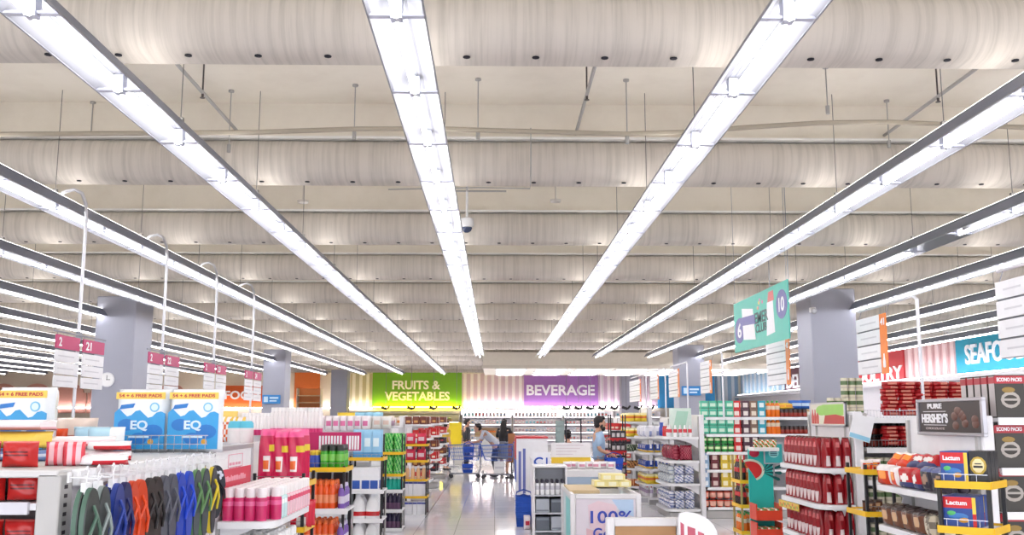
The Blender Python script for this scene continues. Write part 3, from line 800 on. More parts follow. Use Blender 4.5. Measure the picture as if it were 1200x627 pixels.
# white tubes with pink feet on top of the shelf behind
gondola('white shelf run whose top carries the white tubes', -7.5, -2.02, 9.9, 11.0, 1.53, (.45, .8, 1.12), (0, 1), group='white shelf runs beyond the promo panel')
STK = p_bottle('white_tube', [(.019,0,1),(.022,.06,2),(.022,.075,0),(.022,.2,0),(.014,.21,0)], ((243,238,238),(220,70,130),(244,220,230)), [(.014,.21),(.014,.245)], (246,244,244), 8)
YT = 9.98
for k in range(22):
    px = 284 + k*4.3
    hi = .9 if px < 318 else 1.12
    for r in range(2):
        put(STK, (PX(px, YT)+jit(.004), YT+r*.06, 1.531), 'white tube with pink foot, one of the %s row on the shelf top' % ('shorter' if px < 318 else 'taller'), 'tube', 'shorter white tubes' if px < 318 else 'taller white tubes', 0, (1,1,hi))
# =================================================================== orange bottle rack (D)
def tier(x0, x1, y, z, P, n, rows, dy, label, cat, group, rz=0., sc=None, nw=1, dz=0, jr=.06, inset=.05):
    st = (x1-x0-2*inset)/max(1, n-1)
    grid(P, (x0+inset, y, z+.001), EX*st, n, label, cat, group, EY*dy, rows, EZ*dz, nw, rz, .003, jr, sc)
DY = 9.35
dx0, dx1 = PX(358, DY), PX(404, DY)
dz = [PZ(549, DY), PZ(596, DY), PZ(642, DY)]
rk = wire_rack('black post rack of orange bottles with one yellow rail', dx0, dx1, DY, DY+.44, 1.26, (dz[0],))
def plain_tiers(rack, x0, x1, y0, y1, zs):
    t = link('shelf_insert', None, rack, (0, 0, 0)); t.location = Vector(((x0+x1)/2, (y0+y1)/2, 0))-rack.location; t.name = 'lower_shelves'
    w, d = (x1-x0)/2, (y1-y0)/2
    for z in zs:
        so = MB().cbox(-w, w, -d, d, z-.022, z, .004).obj('shelf', SHW, t)
        MB().cbox(-w-.004, w+.004, -d-.012, -d-.001, z-.045, z+.008, .003).obj('price_rail', WHITE, so)
    for sx in (-1, 1): MB().box(sx*(w-.02)-.008, sx*(w-.02)+.008, d-.02, d-.004, 0, max(zs)-.023).obj('upright', SHG, t)
plain_tiers(rk, dx0+.014, dx1+.05, DY-.06, DY+.425, dz[1:])
GRB = p_bottle('green_bottle', [(.036,0,0),(.04,.012,0),(.04,.07,1),(.04,.13,0),(.036,.16,0)], ((60,164,40),(120,196,80)), [(.037,.16),(.037,.205),(.03,.215)], (34,40,36), 12)
ORB = p_bottle('orange_bottle', [(.036,0,0),(.042,.012,0),(.042,.05,1),(.042,.12,0),(.040,.17,0),(.024,.2,0)], ((232,84,22),(236,140,96)), [(.022,.2),(.022,.225),(.014,.235)], (240,110,40), 12)
PUB = p_bottle('purple_bottle', [(.036,0,0),(.042,.012,0),(.042,.05,1),(.042,.12,0),(.040,.17,0),(.024,.2,0)], ((120,84,170),(210,200,220)), [(.022,.2),(.022,.225),(.014,.235)], (200,190,220), 12)
BLB = p_bottle('blue_bottle', [(.03,0,0),(.034,.01,0),(.034,.09,0),(.02,.12,0)], ((44,70,170),), [(.017,.12),(.02,.15),(.012,.16)], (236,200,60), 10)
tier(dx0+.12, dx1, DY+.06, dz[0], GRB, 3, 4, .09, 'green bottle with black cap on the yellow railed top tier', 'bottle', 'green bottles with black caps')
tier(dx0-.01, dx0+.13, DY+.06, dz[0], BLB, 3, 4, .09, 'small blue bottle with yellow cap beside the green bottles', 'bottle', 'blue bottles with yellow caps', inset=.03)
for z, w_ in ((dz[1], 'upper'), (dz[2], 'lower')):
    tier(dx0, dx1-.06, DY-.0, z, ORB, 5, 4, .1, 'orange bottle on the %s white tier under the green bottles' % w_, 'bottle', 'orange bottles on the %s tier' % w_, inset=.045, sc=(.86,.9,1.08))
    for r in range(4): put(PUB, (dx1-.018, DY+r*.1, z+.001), 'purple bottle at the end of the %s tier of orange bottles' % w_, 'bottle', 'purple bottles on the %s tier' % w_, 0, (.75,.85,.95))
DRK = p_box('dark_carton', .14, .1, .12, ((40,34,40),(90,70,60)), ((.2,.8,.3,.6,1),))
tier(dx0+.05, dx1-.0, DY+.35, dz[1]+.0, DRK, 2, 1, 0, 'dark carton at the back behind the orange bottles', 'carton', 'dark cartons behind the orange bottles', inset=.08, sc=(1,.5,2.6))
# magenta header board
hx0, hx1 = PX(306, 9.84), PX(423, 9.84)
t = thing('header_board', 'long magenta header board with white bar stripes above the orange bottle rack', 'sign', ((hx0+hx1)/2, 9.84, 0))
w = (hx1-hx0)/2; za, zb = PZ(528, 9.84), PZ(506.5, 9.84)
MB().cbox(-w, w, -.01, .012, za, zb, .003).obj('board', M(196, 20, 98, .4), t)
for s in (-1, 1): MB().cyl((-w*(.2+.6*(s > 0)), .022, 0), (-w*(.2+.6*(s > 0)), .022, zb-.02), .01).obj('post', CHROME, t)
b = MB()
for a0, a1, n in ((374, 402, 8), (406, 422, 5)):
    for i in range(n):
        x = PX(a0+(a1-a0)*i/n, 9.84)-(hx0+hx1)/2
        b.box(x, x+.018, -.0125, -.009, za+.01, zb-.035)
b.obj('bar_print', LETTER, t)
# pink and white packs further along the top of the same run, others behind
def soft(name, w, h, d, c, c2, k=0): return p_pouch(name, w, h, d, (c, c2), (lambda u,v: 1 if abs(u) < .55 and -.4 < v < .35 else 0) if k == 0 else (lambda u,v: 1 if v < -.1 else 0), nu=6, nv=6, pu=5, pv=5)
PKW = soft('pink_white_pack', .10, .2, .11, (238,228,232), (222,110,160)); PKB = soft('blue_white_pack', .16, .2, .11, (232,236,242), (110,170,222), 1)
for Yg, nm in ((13.25, 'second'), (15.8, 'third'), (18.45, 'fourth'), (20.2, 'fifth'), (22.8, 'sixth'), (25.4, 'seventh'), (28.0, 'eighth')):
    gondola('white shelf run, %s beyond the magenta header board' % nm, -8.0, -1.63 if Yg < 19 else -2.02, Yg, Yg+1.1, 1.53, (.45, .8, 1.12), (0, 1), group='white shelf runs beyond the header board')
def toprow(Yg, pa, pb, step, kinds, z=1.531, rows=2, dy=.14, where=''):
    i = 0; px = pa
    while px < pb and PX(px, Yg+.12) < (-1.70 if Yg < 19 else -2.1):
        P, lab, cat, grp = kinds[i % len(kinds)]
        for r in range(rows): put(P, (PX(px, Yg+.12), Yg+.12+r*dy, z), lab, cat, grp, jit(.15))
        px += step; i += 1
toprow(13.25, 376, 450, 8.6, [(PKW, 'white and pink soft pack on the shelf top behind the header board', 'pack', 'pink packs behind the header board'), (PKB, 'white and blue soft pack on the shelf top behind the header board', 'pack', 'blue packs behind the header board')][:1])
on(PKB, 366, 13.4, 1.531, 'white and blue soft pack next to the white tubes', 'pack')
YLB = soft('yellow_bag', .24, .26, .15, (240,206,70), (236,180,40)); BLG = soft('blue_bag', .24, .28, .15, (150,206,230), (90,166,214))
toprow(15.8, 386, 460, 11, [(soft('white_pack', .14, .2, .1, (238,234,232), (230,200,190)), 'white soft pack in the row on the third shelf top', 'pack', 'white packs on the third shelf top')])
for k, px in enumerate((402, 411)): on(YLB, px, 18.65, 1.531, 'yellow bag on the shelf top beyond the pink packs, %s' % ('nearer the tubes' if k == 0 else 'nearer the blue bags'), 'bag', None, 0, (1,1,1.05))
for k, px in enumerate((421, 431, 441)): on(BLG, px, 18.65, 1.531, 'light blue bag on the fourth shelf top, %s after the yellow bags' % ORD[k], 'bag')
RPK = soft('red_white_pack', .15, .18, .11, (236,228,226), (206,60,80)); OPK = soft('orange_pack', .15, .18, .11, (238,222,206), (226,140,70))
WPK = soft('cream_pack', .15, .22, .11, (240,232,222), (200,170,190), 1)
for Yg, nm, pa, pb in ((20.2,'fifth',404,474),(22.8,'sixth',420,484),(25.4,'seventh',432,494),(28.0,'eighth',442,502)):
    toprow(Yg, pa, pb, 9.5, [(RPK, 'white and red soft pack on the %s shelf top' % nm, 'pack', 'red packs on the %s shelf top' % nm), (WPK, 'cream soft pack on the %s shelf top' % nm, 'pack', 'cream packs on the %s shelf top' % nm), (OPK, 'white and orange soft pack on the %s shelf top' % nm, 'pack', 'orange packs on the %s shelf top' % nm)], rows=1)
# =================================================================== white bleach rack (E)
EYY = 12.75
ex0, ex1 = PX(411, EYY), PX(448, EYY)
ez = [PZ(537, EYY), PZ(574, EYY), PZ(608, EYY), PZ(640, EYY)]
rk = wire_rack('black post rack of light blue bags with yellow rail', ex0, ex1, EYY, EYY+.45, ez[0]+.03, (ez[0],))
plain_tiers(rk, ex0+.014, ex1+.03, EYY-.05, EYY+.43, ez[1:])
t = MB().cbox(-.01, .01, 0, .42, .3, ez[0]+.08, .003).obj('side_panel_board', M(206, 214, 222, .4)); t.location = (ex0-.03, EYY, 0)
tag(t, 'pale grey side board beside the bleach bottle shelves', 'board')
LBB = p_pouch('light_blue_bag', .15, .36, .1, ((150,200,232),(220,236,244),(90,160,214)), lambda u,v: 1 if abs(u) < .5 and -.2 < v < .4 else (2 if v < -.6 else 0), nu=8, nv=10, pu=5, pv=6, gus=.3)
tier(ex0, ex1, EYY+.1, ez[0], LBB, 3, 2, .13, 'light blue bag standing on the yellow railed tier', 'bag', 'light blue bags on the yellow railed tier', inset=.09)
WBB = p_box('blue_white_carton', .12, .28, .28, ((240,240,244),(50,90,180)), ((.1,.9,.05,.42,1),))
tier(ex0, ex1, EYY+.12, ez[1], WBB, 3, 1, .13, 'white carton with blue foot above the bleach bottles', 'carton', 'blue footed cartons', inset=.09)
BLE = p_bottle('bleach_bottle', [(.066,0,0),(.074,.02,0),(.074,.035,1),(.074,.09,0),(.072,.12,0),(.06,.2,0),(.035,.255,0),(.03,.27,0)], ((240,240,242),(206,44,48)), [(.03,.27),(.03,.305),(.02,.315)], (236,238,242), 14, 1, .8)
for z, w_ in ((ez[2], 'upper'), (ez[3], 'lower')):
    tier(ex0, ex1, EYY+.05, z, BLE, 2, 3, .13, 'white bleach bottle with red label on the %s white tier' % w_, 'bottle', 'bleach bottles on the %s tier' % w_, inset=.115, sc=(1.22,.8,1.0))
# =================================================================== green pack rack (F)
FY = 15.3
fx0, fx1 = PX(450, FY), PX(471.5, FY)
fz = [PZ(530.5, FY), PZ(556, FY), PZ(574, FY), PZ(597, FY), PZ(619, FY)]
rk = wire_rack('tall black rack of green packs with two yellow rails', fx0, fx1, FY, FY+.45, fz[0]+.28, fz[:2])
plain_tiers(rk, fx0+.014, fx1+.02, FY-.04, FY+.43, fz[2:])
GRP = p_pouch('green_pack', .14, .29, .1, ((70,186,74),(150,224,130),(30,140,60)), lambda u,v: 1 if math.sin(9*u+7*v) > .4 else (2 if math.sin(6*u-9*v) > .6 else 0), nu=10, nv=12, pu=5, pv=6, gus=.3)
tier(fx0, fx1, FY+.1, fz[0], GRP, 2, 3, .12, 'leaf green pack on the top tier of the tall black rack', 'pack', 'green packs on the top tier', inset=.07)
tier(fx0, fx1, FY+.1, fz[1], GRP, 2, 3, .12, 'leaf green pack on the second tier of the tall black rack', 'pack', 'green packs on the second tier', inset=.07)
TLB = p_bottle1('teal_bottle', [(.034,0,0),(.038,.01,0),(.038,.12,0),(.02,.16,1),(.02,.19,1)], ((40,170,150),(220,240,236)))
tier(fx0, fx1, FY+.04, fz[2], TLB, 4, 3, .1, 'teal bottle on the tier below the green packs', 'bottle', 'teal bottles below the green packs', inset=.04)
DKB = p_bottle1('dark_purple_bottle', [(.034,0,0),(.038,.01,1),(.038,.1,0),(.038,.17,0),(.02,.2,0),(.02,.23,0)], ((54,44,74),(110,80,110)))
for z, w_ in ((fz[3], 'upper'), (fz[4], 'lower')):
    tier(fx0, fx1, FY+.04, z, DKB, 4, 3, .1, 'dark purple bottle on the %s tier below the teal bottles' % w_, 'bottle', 'dark purple bottles on the %s tier' % w_, inset=.04)
# =================================================================== white box rack (G) and the red ones beyond (H, I, J)
GY = 17.9
gx0, gx1 = PX(474, GY), PX(500, GY)
gz = [PZ(521, GY), PZ(540, GY), PZ(562, GY), PZ(582, GY), PZ(606, GY)]
wire_rack('black rack of white cartons with yellow rails at the aisle corner', gx0, gx1, GY, GY+.5, gz[0]+.05, gz, fence=False)
PPK = soft('pink_red_pack', .16, .2, .12, (214,50,80), (240,200,210)); 
tier(gx0, gx1, GY+.1, gz[0], PPK, 2, 2, .15, 'red and pink pack on the top tier above the pale bottles', 'pack', 'red and pink packs on the top tier', inset=.1)
tier(gx0, gx1, GY+.1, gz[1], PPK, 2, 2, .15, 'red and pink pack on the second tier above the pale bottles', 'pack', 'red and pink packs on the second tier', inset=.1)
PEB = p_bottle1('pale_orange_bottle', [(.032,0,0),(.036,.01,0),(.036,.16,0),(.02,.2,1),(.02,.24,1)], ((234,186,140),(240,230,220)))
tier(gx0, gx1, GY+.05, gz[2], PEB, 4, 2, .1, 'pale orange bottle on the middle tier over the white cartons', 'bottle', 'pale orange bottles', inset=.05)
WBT = p_box('white_carton', .075, .2, .26, ((240,240,246),(50,64,160)), ((0.02,.98,.86,.97,1),))
for z, w_ in ((gz[3], 'upper'), (gz[4], 'lower')):
    tier(gx0, gx1, GY+.12, z, WBT, 5, 1, .1, 'white carton with blue top edge on the %s bottom tier' % w_, 'carton', 'white cartons on the %s bottom tier' % w_, inset=.045)
RBX = p_box('red_carton', .13, .2, .17, ((206,36,36),(240,220,200)), ((.2,.8,.2,.5,1),)); BRX = p_box('brown_carton', .13, .2, .16, ((120,60,46),(214,160,90)), ((.2,.8,.2,.5,1),)); BKX = p_box('black_carton', .13, .2, .16, ((44,40,50),(180,60,60)), ((.2,.8,.4,.7,1),))
for Yg, pa, pb, nm in ((21.0, 500, 512, 'first'), (24.6, 509, 519, 'second'), (28.4, 515, 525, 'third')):
    x0, x1 = PX(pa, Yg), -1.32
    zs = [.12+.29*k for k in range(6)]
    endcap('white end display of red cartons, %s along the aisle side' % nm, -1.93, -1.36, Yg, Yg+1.1, 1.75, zs[1:], .08)
    for k, z in enumerate(zs[1:]):
        P, c = ((RBX, 'red'), (BRX, 'brown'), (BKX, 'black'), (RBX, 'red'), (BRX, 'brown'))[k if nm != 'second' else (k+2) % 5]
        for i in range(3): put(P, (-1.83+i*.16, Yg+.12, z+.001), '%s carton facing the entrance on the %s tier of the %s red end display' % (c, ORD[k], nm), 'carton', '%s cartons %s tier front %s' % (c, ORD[k], nm))
        for i in range(4): put(P, (-1.51, Yg+.36+i*.17, z+.001), '%s carton facing the aisle on the %s tier of the %s red end display' % (c, ORD[k], nm), 'carton', '%s cartons %s tier side %s' % (c, ORD[k], nm), PI/2)

# =================================================================== RIGHT: chocolate sign end display and box run (H)
HY = 6.5
hgon = gondola('white shelf run of dark economy boxes behind the chocolate sign', 3.30, 6.6, HY+.02, HY+1.2, 1.70, (1.70, 1.373, 1.09, .8, .5), (0, 1))
endcap('white end display under the chocolate sign', 3.21, 2.93, HY, HY+1.2, 1.715, (1.20, .90, .55), .09)
b = MB()
t = thing('chocolate_sign', 'dark brown chocolate sign in a silver frame lettered PURE', 'sign', (3.185, 7.07, 1.705))
A = [atX(1075, 468, 3.185), atX(1152.5, 465.5, 3.185), atX(1152.5, 512.5, 3.185), atX(1075, 508.5, 3.185)]
ya, yb = A[0].y, A[1].y; zt, zb_ = 1.84, 1.57
c0 = Vector((3.185, 7.07, 1.705))
hy = (ya-yb)/2; cyy = (ya+yb)/2-7.07
hz0 = (A[3].z+A[2].z)/2-1.705; hz1 = (A[0].z+A[1].z)/2-1.705
MB().cbox(-.004, .012, cyy-hy+.02, cyy+hy-.02, hz0+.02, hz1-.02, .002).obj('board', M(38, 22, 24, .35), t)
b = MB()
for y0, y1, z0, z1 in ((cyy-hy,cyy+hy,hz0,hz0+.022),(cyy-hy,cyy+hy,hz1-.022,hz1),(cyy-hy,cyy-hy+.03,hz0+.022,hz1-.022),(cyy+hy-.03,cyy+hy,hz0+.022,hz1-.022)): b.cbox(-.016,.014,y0,y1,z0,z1,.003)
b.obj('frame', M(178, 176, 182, .3, .6), t)
text('PURE', (-.0055, cyy+hy*.42, hz1-.052), .23, .036, LETTER, t, (0,-1,0), bold=.03)
q = MB()
for z0, z1 in ((-.056,-.052),(.040,.044)): q.box(-.0065,-.004,cyy+hy*.08,cyy+hy*.8,z0,z1)
q.obj('rule_print', LETTER, t)
text("HERSHEY'S", (-.0055, cyy+hy*.44, -.006), .42, .068, LETTER, t, (0,-1,0), bold=.035)
text('CHOCOLATE', (-.0055, cyy+hy*.44, -.078), .30, .016, M(190, 176, 176, .5, 0, 0), t, (0,-1,0), bold=.01)
random.seed(5)
q = MB()
for i in range(9): q.sphere((-.0045, cyy-hy*.45+jit(.16), -.01+jit(.06)), (.003, .05, .03), 0, 8, 5)
q.obj('chocolate_print', M(92, 46, 30, .3), t)
# economy boxes
ECO = None
def econ():
    w, d, h = .2, .085, .285
    b = MB(); b.cbox(-w/2, w/2, -d/2, d/2, 0, h, .003, 0)
    b.box(-w/2, w/2, -d/2-.0012, -d/2+.001, h*.80, h*.98, 1)
    for s in (-1, 1):
        b.box(min(s*w/2, s*(w/2+.0012)), max(s*w/2, s*(w/2+.0012)), -d/2+.006, d/2-.006, .01, h-.01, 2)
        b.box(min(s*w/2, s*(w/2+.002)), max(s*w/2, s*(w/2+.002)), -d/2+.002, d/2-.002, h*.80, h*.95, 1)
    b.sphere((0,-d/2,h*.42), (.066,.003,.055), 3, 14, 6); b.sphere((0,-d/2-.001,h*.42), (.05,.004,.035), 0, 14, 6)
    b.sphere((-.01,-d/2,h*.65), (.045,.0025,.02), 4, 10, 6); b.box(-.055,.055,-d/2-.005,-d/2,h*.40,h*.45,3)
    return b.mesh('carton', mm((50,44,36),(180,32,48),(196,188,188),(176,168,160),(150,120,50)), 30), text_mesh('ECONO PACKS', .17, .026, .003, .03, LETTER)
ECO = econ()
def eco(x, y, z, lab, grp=None, rz=0.):
    t = thing('economy_box', lab, 'box', (x, y, z+.001), rz, grp)
    link('carton', ECO[0], t)
    o = link('lettering', ECO[1], t); o.matrix_basis = Matrix(((1,0,0,0),(0,0,-1,-.044),(0,1,0,.254),(0,0,0,1)))
for i in range(5):
    for r in range(5):
        if r == 0: eco(3.44+i*.205, HY+.09, 1.70, 'front economy box, %s along the top shelf from the sign end' % ORD[i])
        else: eco(3.44+i*.205, HY+.09+r*.10, 1.70, 'economy box showing its pale spine behind the front box on the top shelf', 'economy boxes behind the front ones', jit(.03))
for z, w_ in ((1.373, 'second'), (1.09, 'third'), (.8, 'fourth')):
    for i in range(5):
        for r in range(2): eco(3.42+i*.205, HY+.10+r*.1, z-.0, 'dark economy box on the %s shelf beside the milk powder rack' % w_, 'economy boxes on the %s shelf' % w_)
# snack packs on the end display
SN1 = p_pouch('orange_snack_pack', .19, .15, .09, ((214,60,24),(240,232,230),(246,150,60)), lambda u,v: 1 if v > .35 or abs(u) > .85 else (2 if (u*u+v*v) < .2 else 0), nu=10, nv=10, pu=5, pv=5, wob=.15)
SN2 = p_pouch('red_snack_pack', .19, .15, .09, ((190,30,36),(60,66,110),(240,230,226)), lambda u,v: 2 if (u*u*1.2+v*v) < .18 else (1 if v < -.4 else 0), nu=10, nv=10, pu=5, pv=5, wob=.15)
SN3 = p_pouch('dark_snack_pack', .19, .17, .09, ((46,40,52),(150,120,100),(80,90,140)), lambda u,v: 1 if (u*u+v*v) < .15 else (2 if v > .5 else 0), nu=10, nv=10, pu=5, pv=5, wob=.15)
SN4 = p_pouch('brown_snack_pack', .19, .16, .09, ((104,62,40),(200,160,120),(60,40,36)), lambda u,v: 1 if (u*u+v*v) < .25 else (2 if v > .6 else 0), nu=10, nv=10, pu=5, pv=5, wob=.15)
SN5 = p_pouch('beige_snack_pack', .19, .15, .09, ((196,184,160),(120,110,96)), lambda u,v: 1 if math.sin(8*u+5*v) > .3 else 0, nu=10, nv=10, pu=5, pv=5, wob=.15)
for i in range(6):
    y = HY+.12+i*.19
    P, l = ((SN3,'dark snack pack'),(SN3,'dark snack pack'),(SN2,'red snack pack with blue foot'),(SN2,'red snack pack with blue foot'),(SN1,'orange and white snack pack'),(SN1,'orange and white snack pack'))[i]
    for r in range(2):
        put(P, (2.99+r*.1, y+jit(.02), 1.201), l+' on the rounded end shelf under the chocolate sign', 'snack pack', l+'s under the sign', -PI/2+jit(.25), None, jit(.0))
    put(P, (3.04, y+jit(.02), 1.33), l+' lying on the others under the chocolate sign', 'snack pack', l+'s lying on top', -PI/2+jit(.4), None, -.9) if i > 1 else None
    P2, l2 = ((SN5,'beige snack pack'),(SN5,'beige snack pack'),(SN4,'brown snack pack'),(SN4,'brown snack pack'),(SN4,'brown snack pack'),(SN4,'brown snack pack'))[i]
    for r in range(2): put(P2, (2.99+r*.1, y+jit(.02), .901), l2+' on the middle shelf of the chocolate sign display', 'snack pack', l2+'s on the middle shelf', -PI/2+jit(.25))
    for r in range(2): put(SN5, (2.99+r*.1, y+jit(.02), .551), 'beige snack pack on the lowest shelf of the chocolate sign display', 'snack pack', 'beige snack packs on the lowest shelf', -PI/2+jit(.25))
# milk powder rack
MY = 5.75
mz = [PZ(567, MY), PZ(621, MY), .75]
MC = Vector((PX(1146, MY), MY+.12, 0)); MR = -.72
rk = wire_rack('black post rack with yellow rails holding milk powder boxes', -.135, .135, -.15, .15, mz[0]+.02, mz)
rk.location = MC; rk.rotation_euler.z = MR
def mpos(x, y, z): 
    v = Matrix.Rotation(MR, 3, 'Z') @ Vector((x, y, 0)); return MC.x+v.x, MC.y+v.y, z
def milk(w, h, d, word, stripe):
    b = MB(); b.cbox(-w/2, w/2, -d/2, d/2, 0, h, .003, 0)
    b.box(-w/2+.003, w/2-.022, -d/2-.0012, -d/2+.001, h*.62, h*.97, 1)
    b.box(w/2-.022, w/2-.002, -d/2-.0014, -d/2+.001, h*.03, h*.97, 2)
    if stripe: b.box(w/2-.022, w/2-.002, -d/2-.0018, -d/2+.001, h*.03, h*.45, 1)
    b.sphere((-w*.05,-d/2,h*.36), (w*.3,.003,h*.11), 3, 12, 6); b.sphere((w*.1,-d/2,h*.25), (w*.16,.004,h*.09), 4, 12, 6); b.sphere((-w*.25,-d/2,h*.45), (w*.14,.004,h*.08), 5, 12, 6)
    return b.mesh('carton', mm((36,72,150),(210,34,38),(240,206,70),(60,120,190),(206,150,60),(90,190,110)), 30), text_mesh('Lactum', w*.62, h*.15, .003, .03, LETTER), w, h, d
MK1 = milk(.155, .178, .07, '', 0); MK2 = milk(.185, .18, .07, '', 1)
def milkbox(K, x, y, z, lab, grp=None):
    me, tx, w, h, d = K
    t = thing('milk_powder_box', lab, 'box', (x, y, z+.001), MR+jit(.03), grp); link('carton', me, t)
    o = link('lettering', tx, t); o.matrix_basis = Matrix(((1,0,0,-w*.08),(0,0,-1,-d/2-.002),(0,1,0,h*.79),(0,0,0,1)))
milkbox(MK1, *mpos(-.05, -.095, mz[0]), 'blue and red milk powder box at the front of the upper yellow railed tier')
milkbox(MK2, *mpos(-.035, -.095, mz[1]), 'blue and red milk powder box with yellow stripe at the front of the lower tier')
for r in (1, 2):
    milkbox(MK1, *mpos(-.05, -.095+r*.08, mz[0]), 'milk powder box behind the front one on the upper tier', 'milk powder boxes behind, upper tier')
    milkbox(MK2, *mpos(-.035, -.095+r*.08, mz[1]), 'milk powder box behind the front one on the lower tier', 'milk powder boxes behind, lower tier')
BW = .10
b = MB(); b.cbox(-BW/2, BW/2, -.035, .035, 0, .182, .003, 0); b.sphere((0,-.035,.10), (.045,.003,.052), 1, 18, 6); b.sphere((0,-.0355,.10), (.036,.004,.043), 2, 18, 6); b.box(-.025,.025,-.041,-.035,.088,.10,0); b.box(-.018,.018,-.041,-.035,.108,.114,0)
DBX = Proto('black_box', [('black_box', b.mesh('black_box', mm((30,28,30),(190,160,60),(236,222,170)), 30))])
for r in range(3): put(DBX, mpos(.082, -.095+r*.08, mz[0]+.001), 'black box with round cream label beside the milk powder boxes', 'box', 'black boxes with cream labels', MR+jit(.03))

# =================================================================== ketchup end display (K)
KY = 9.0
gondola('white shelf run of red packets beside the ketchup end display', 3.36, 6.8, KY+.04, KY+1.3, 1.70, (1.70, 1.43, 1.14, .86, .55), (0, 1))
kz = [1.25, .925, .60]
endcap('white rounded end display stacked with ketchup pouches', 3.27, 2.93, KY, KY+1.3, 1.76, kz+[.25], .12)
KET = p_pouch('ketchup_pouch', .098, .275, .085, ((146,14,26),(226,208,208),(104,8,20),(206,96,98)), lambda u,v: 1 if abs(u) < .45 and -.85 < v < -.15-.3*abs(u) else (2 if v > .86 or abs(u) > .9 else (3 if abs(u) < .32 and .3 < v < .62 else 0)), nu=10, nv=18, pu=2.0, pv=6, gus=.5, narrow=.42, wob=.2)
KW = ('top', 'middle', 'lowest seen')
for k, z in enumerate(kz):
    for i in range(9):
        for r in range(2): put(KET, (3.0+r*.1, KY+.22+i*.115+jit(.006), z+.001), 'red ketchup pouch facing the aisle on the %s ketchup tier' % KW[k], 'pouch', 'ketchup pouches facing the aisle, %s tier' % KW[k], -PI/2+.35+jit(.12), None, -.04)
    for i in range(3):
        put(KET, (3.035+i*.085, KY+.055+.03*(i==0)+jit(.006), z+.001), 'red ketchup pouch facing the entrance on the %s ketchup tier' % KW[k], 'pouch', 'ketchup pouches facing the entrance, %s tier' % KW[k], jit(.1), None, -.04)
# header picture over the ketchup
A0, A1 = atX(949, 473, 3.24), atX(990, 471, 3.24)
t = thing('header_picture', 'framed header picture with green and red print over the ketchup', 'sign', (3.25, 0, 0))
y1_, y0_ = A0.y, A1.y; zt, zb_ = 1.85, 1.625
MB().cbox(-.01, .005, y0_, y1_, zb_, zt, .002).obj('board', M(226, 222, 206, .4), t)
q = MB()
for a, b_, c, d in ((y0_,y1_,zb_,zb_+.014),(y0_,y1_,zt-.014,zt),(y0_,y0_+.02,zb_,zt),(y1_-.02,y1_,zb_,zt)): q.box(-.016,.007,a,b_,c,d)
q.obj('frame', M(200, 200, 206, .3, .4), t)
ym = (y0_+y1_)/2; hw = (y1_-y0_)/2
q = MB(); q.prism([(ym-hw*.9, zb_+.10),(ym+hw*.1, zb_+.08),(ym+hw*.25, zt-.02),(ym-hw*.9, zt-.02)], -.0125, -.009, 0, 'yz'); q.sphere((-.0105,ym+hw*.3,zb_+.15),(.003,.18,.05)); q.obj('green_print', M(150, 206, 90, .4), t)
q = MB(); q.prism([(ym-hw*.92, zb_+.02),(ym+hw*.2, zb_+.02),(ym+hw*.1, zb_+.10),(ym-hw*.5,zb_+.11),(ym-hw*.92, zb_+.09)], -.0135, -.009, 0, 'yz')
for s in (.55,.7,.85): q.lathe([(.035,0),(.04,.07),(.02,.11),(.015,.14)], (-.009, ym+hw*s, zb_+.02), 0, 8, .15, 1)
q.obj('red_print', M(196, 40, 40, .4), t)
for s in (y0_+.1, y1_-.1): MB().box(.006,.02,s-.01,s+.01,zb_-.1,zt-.03).obj('bracket', SHG, t)
# fruit strip print below second tier
a0, a1 = KY+.62, KY+1.28
t = thing('fruit_strip', 'yellow and green fruit strip below the middle ketchup tier', 'sign', (2.925, 0, 0))
MB().box(-.006, .0, a0, a1, .81, .879).obj('board', M(226, 190, 70, .4), t)
q = MB(); random.seed(9)
for i in range(12): q.sphere((-.006, a0+.05+i*.05, .845+jit(.015)), (.002,.02,.015), i % 2, 8, 5)
q.obj('fruit_print', [M(96, 150, 60, .4), M(214, 90, 40, .4)], t)
# paper card
t = thing('paper_card', 'tilted white paper card with pale blue foot clipped above the corner post', 'card', (3.33, KY-.03, 1.62))
t.rotation_euler = (0, .28, .15)
MB().box(-.105,.105,-.002,.0,-.12,.12).obj('sheet', M(240, 240, 244, .5), t)
MB().box(-.10,.10,-.003,-.0021,-.115,-.075).obj('blue_foot', M(150, 206, 232, .5), t)
MB().box(-.02,.02,-.006,.02,.105,.13).obj('clip', SHG, t)
# packets on the run
RPKT = p_pouch('red_packet', .168, .042, .11, ((166,26,30),(206,120,104),(120,20,24)), lambda u,v: 1 if abs(u) < .45 and -.3 < v < .4 else (2 if abs(u) > .9 else 0), nu=8, nv=4, pu=6, pv=3)
for i in range(9):
    for k in range(9 if i < 5 else 6):
        put(RPKT, (3.66+i*.158+jit(.012), KY+.12+jit(.02), 1.70+.022+k*.034), 'red packet in the tall flat stacks along the top shelf by the ketchup', 'packet', 'red packets on the top shelf', jit(.4))
for i in range(4):
    for k in range(5): put(RPKT, (3.64+i*.158+jit(.012), KY+.12+jit(.02), 1.43+.022+k*.034), 'red packet in the flat stacks on the second shelf by the ketchup', 'packet', 'red packets on the second shelf', jit(.2))
JAR = p_bottle1('dark_jar', [(.03,0,0),(.034,.01,1),(.034,.06,0),(.03,.09,2),(.03,.11,2)], ((70,40,34),(150,50,40),(50,44,46)), 10)
CAN = p_bottle1('green_white_can', [(.034,0,2),(.036,.004,0),(.036,.03,1),(.036,.07,0),(.034,.1,2)], ((206,200,176),(92,116,76),(170,168,160)), 12)
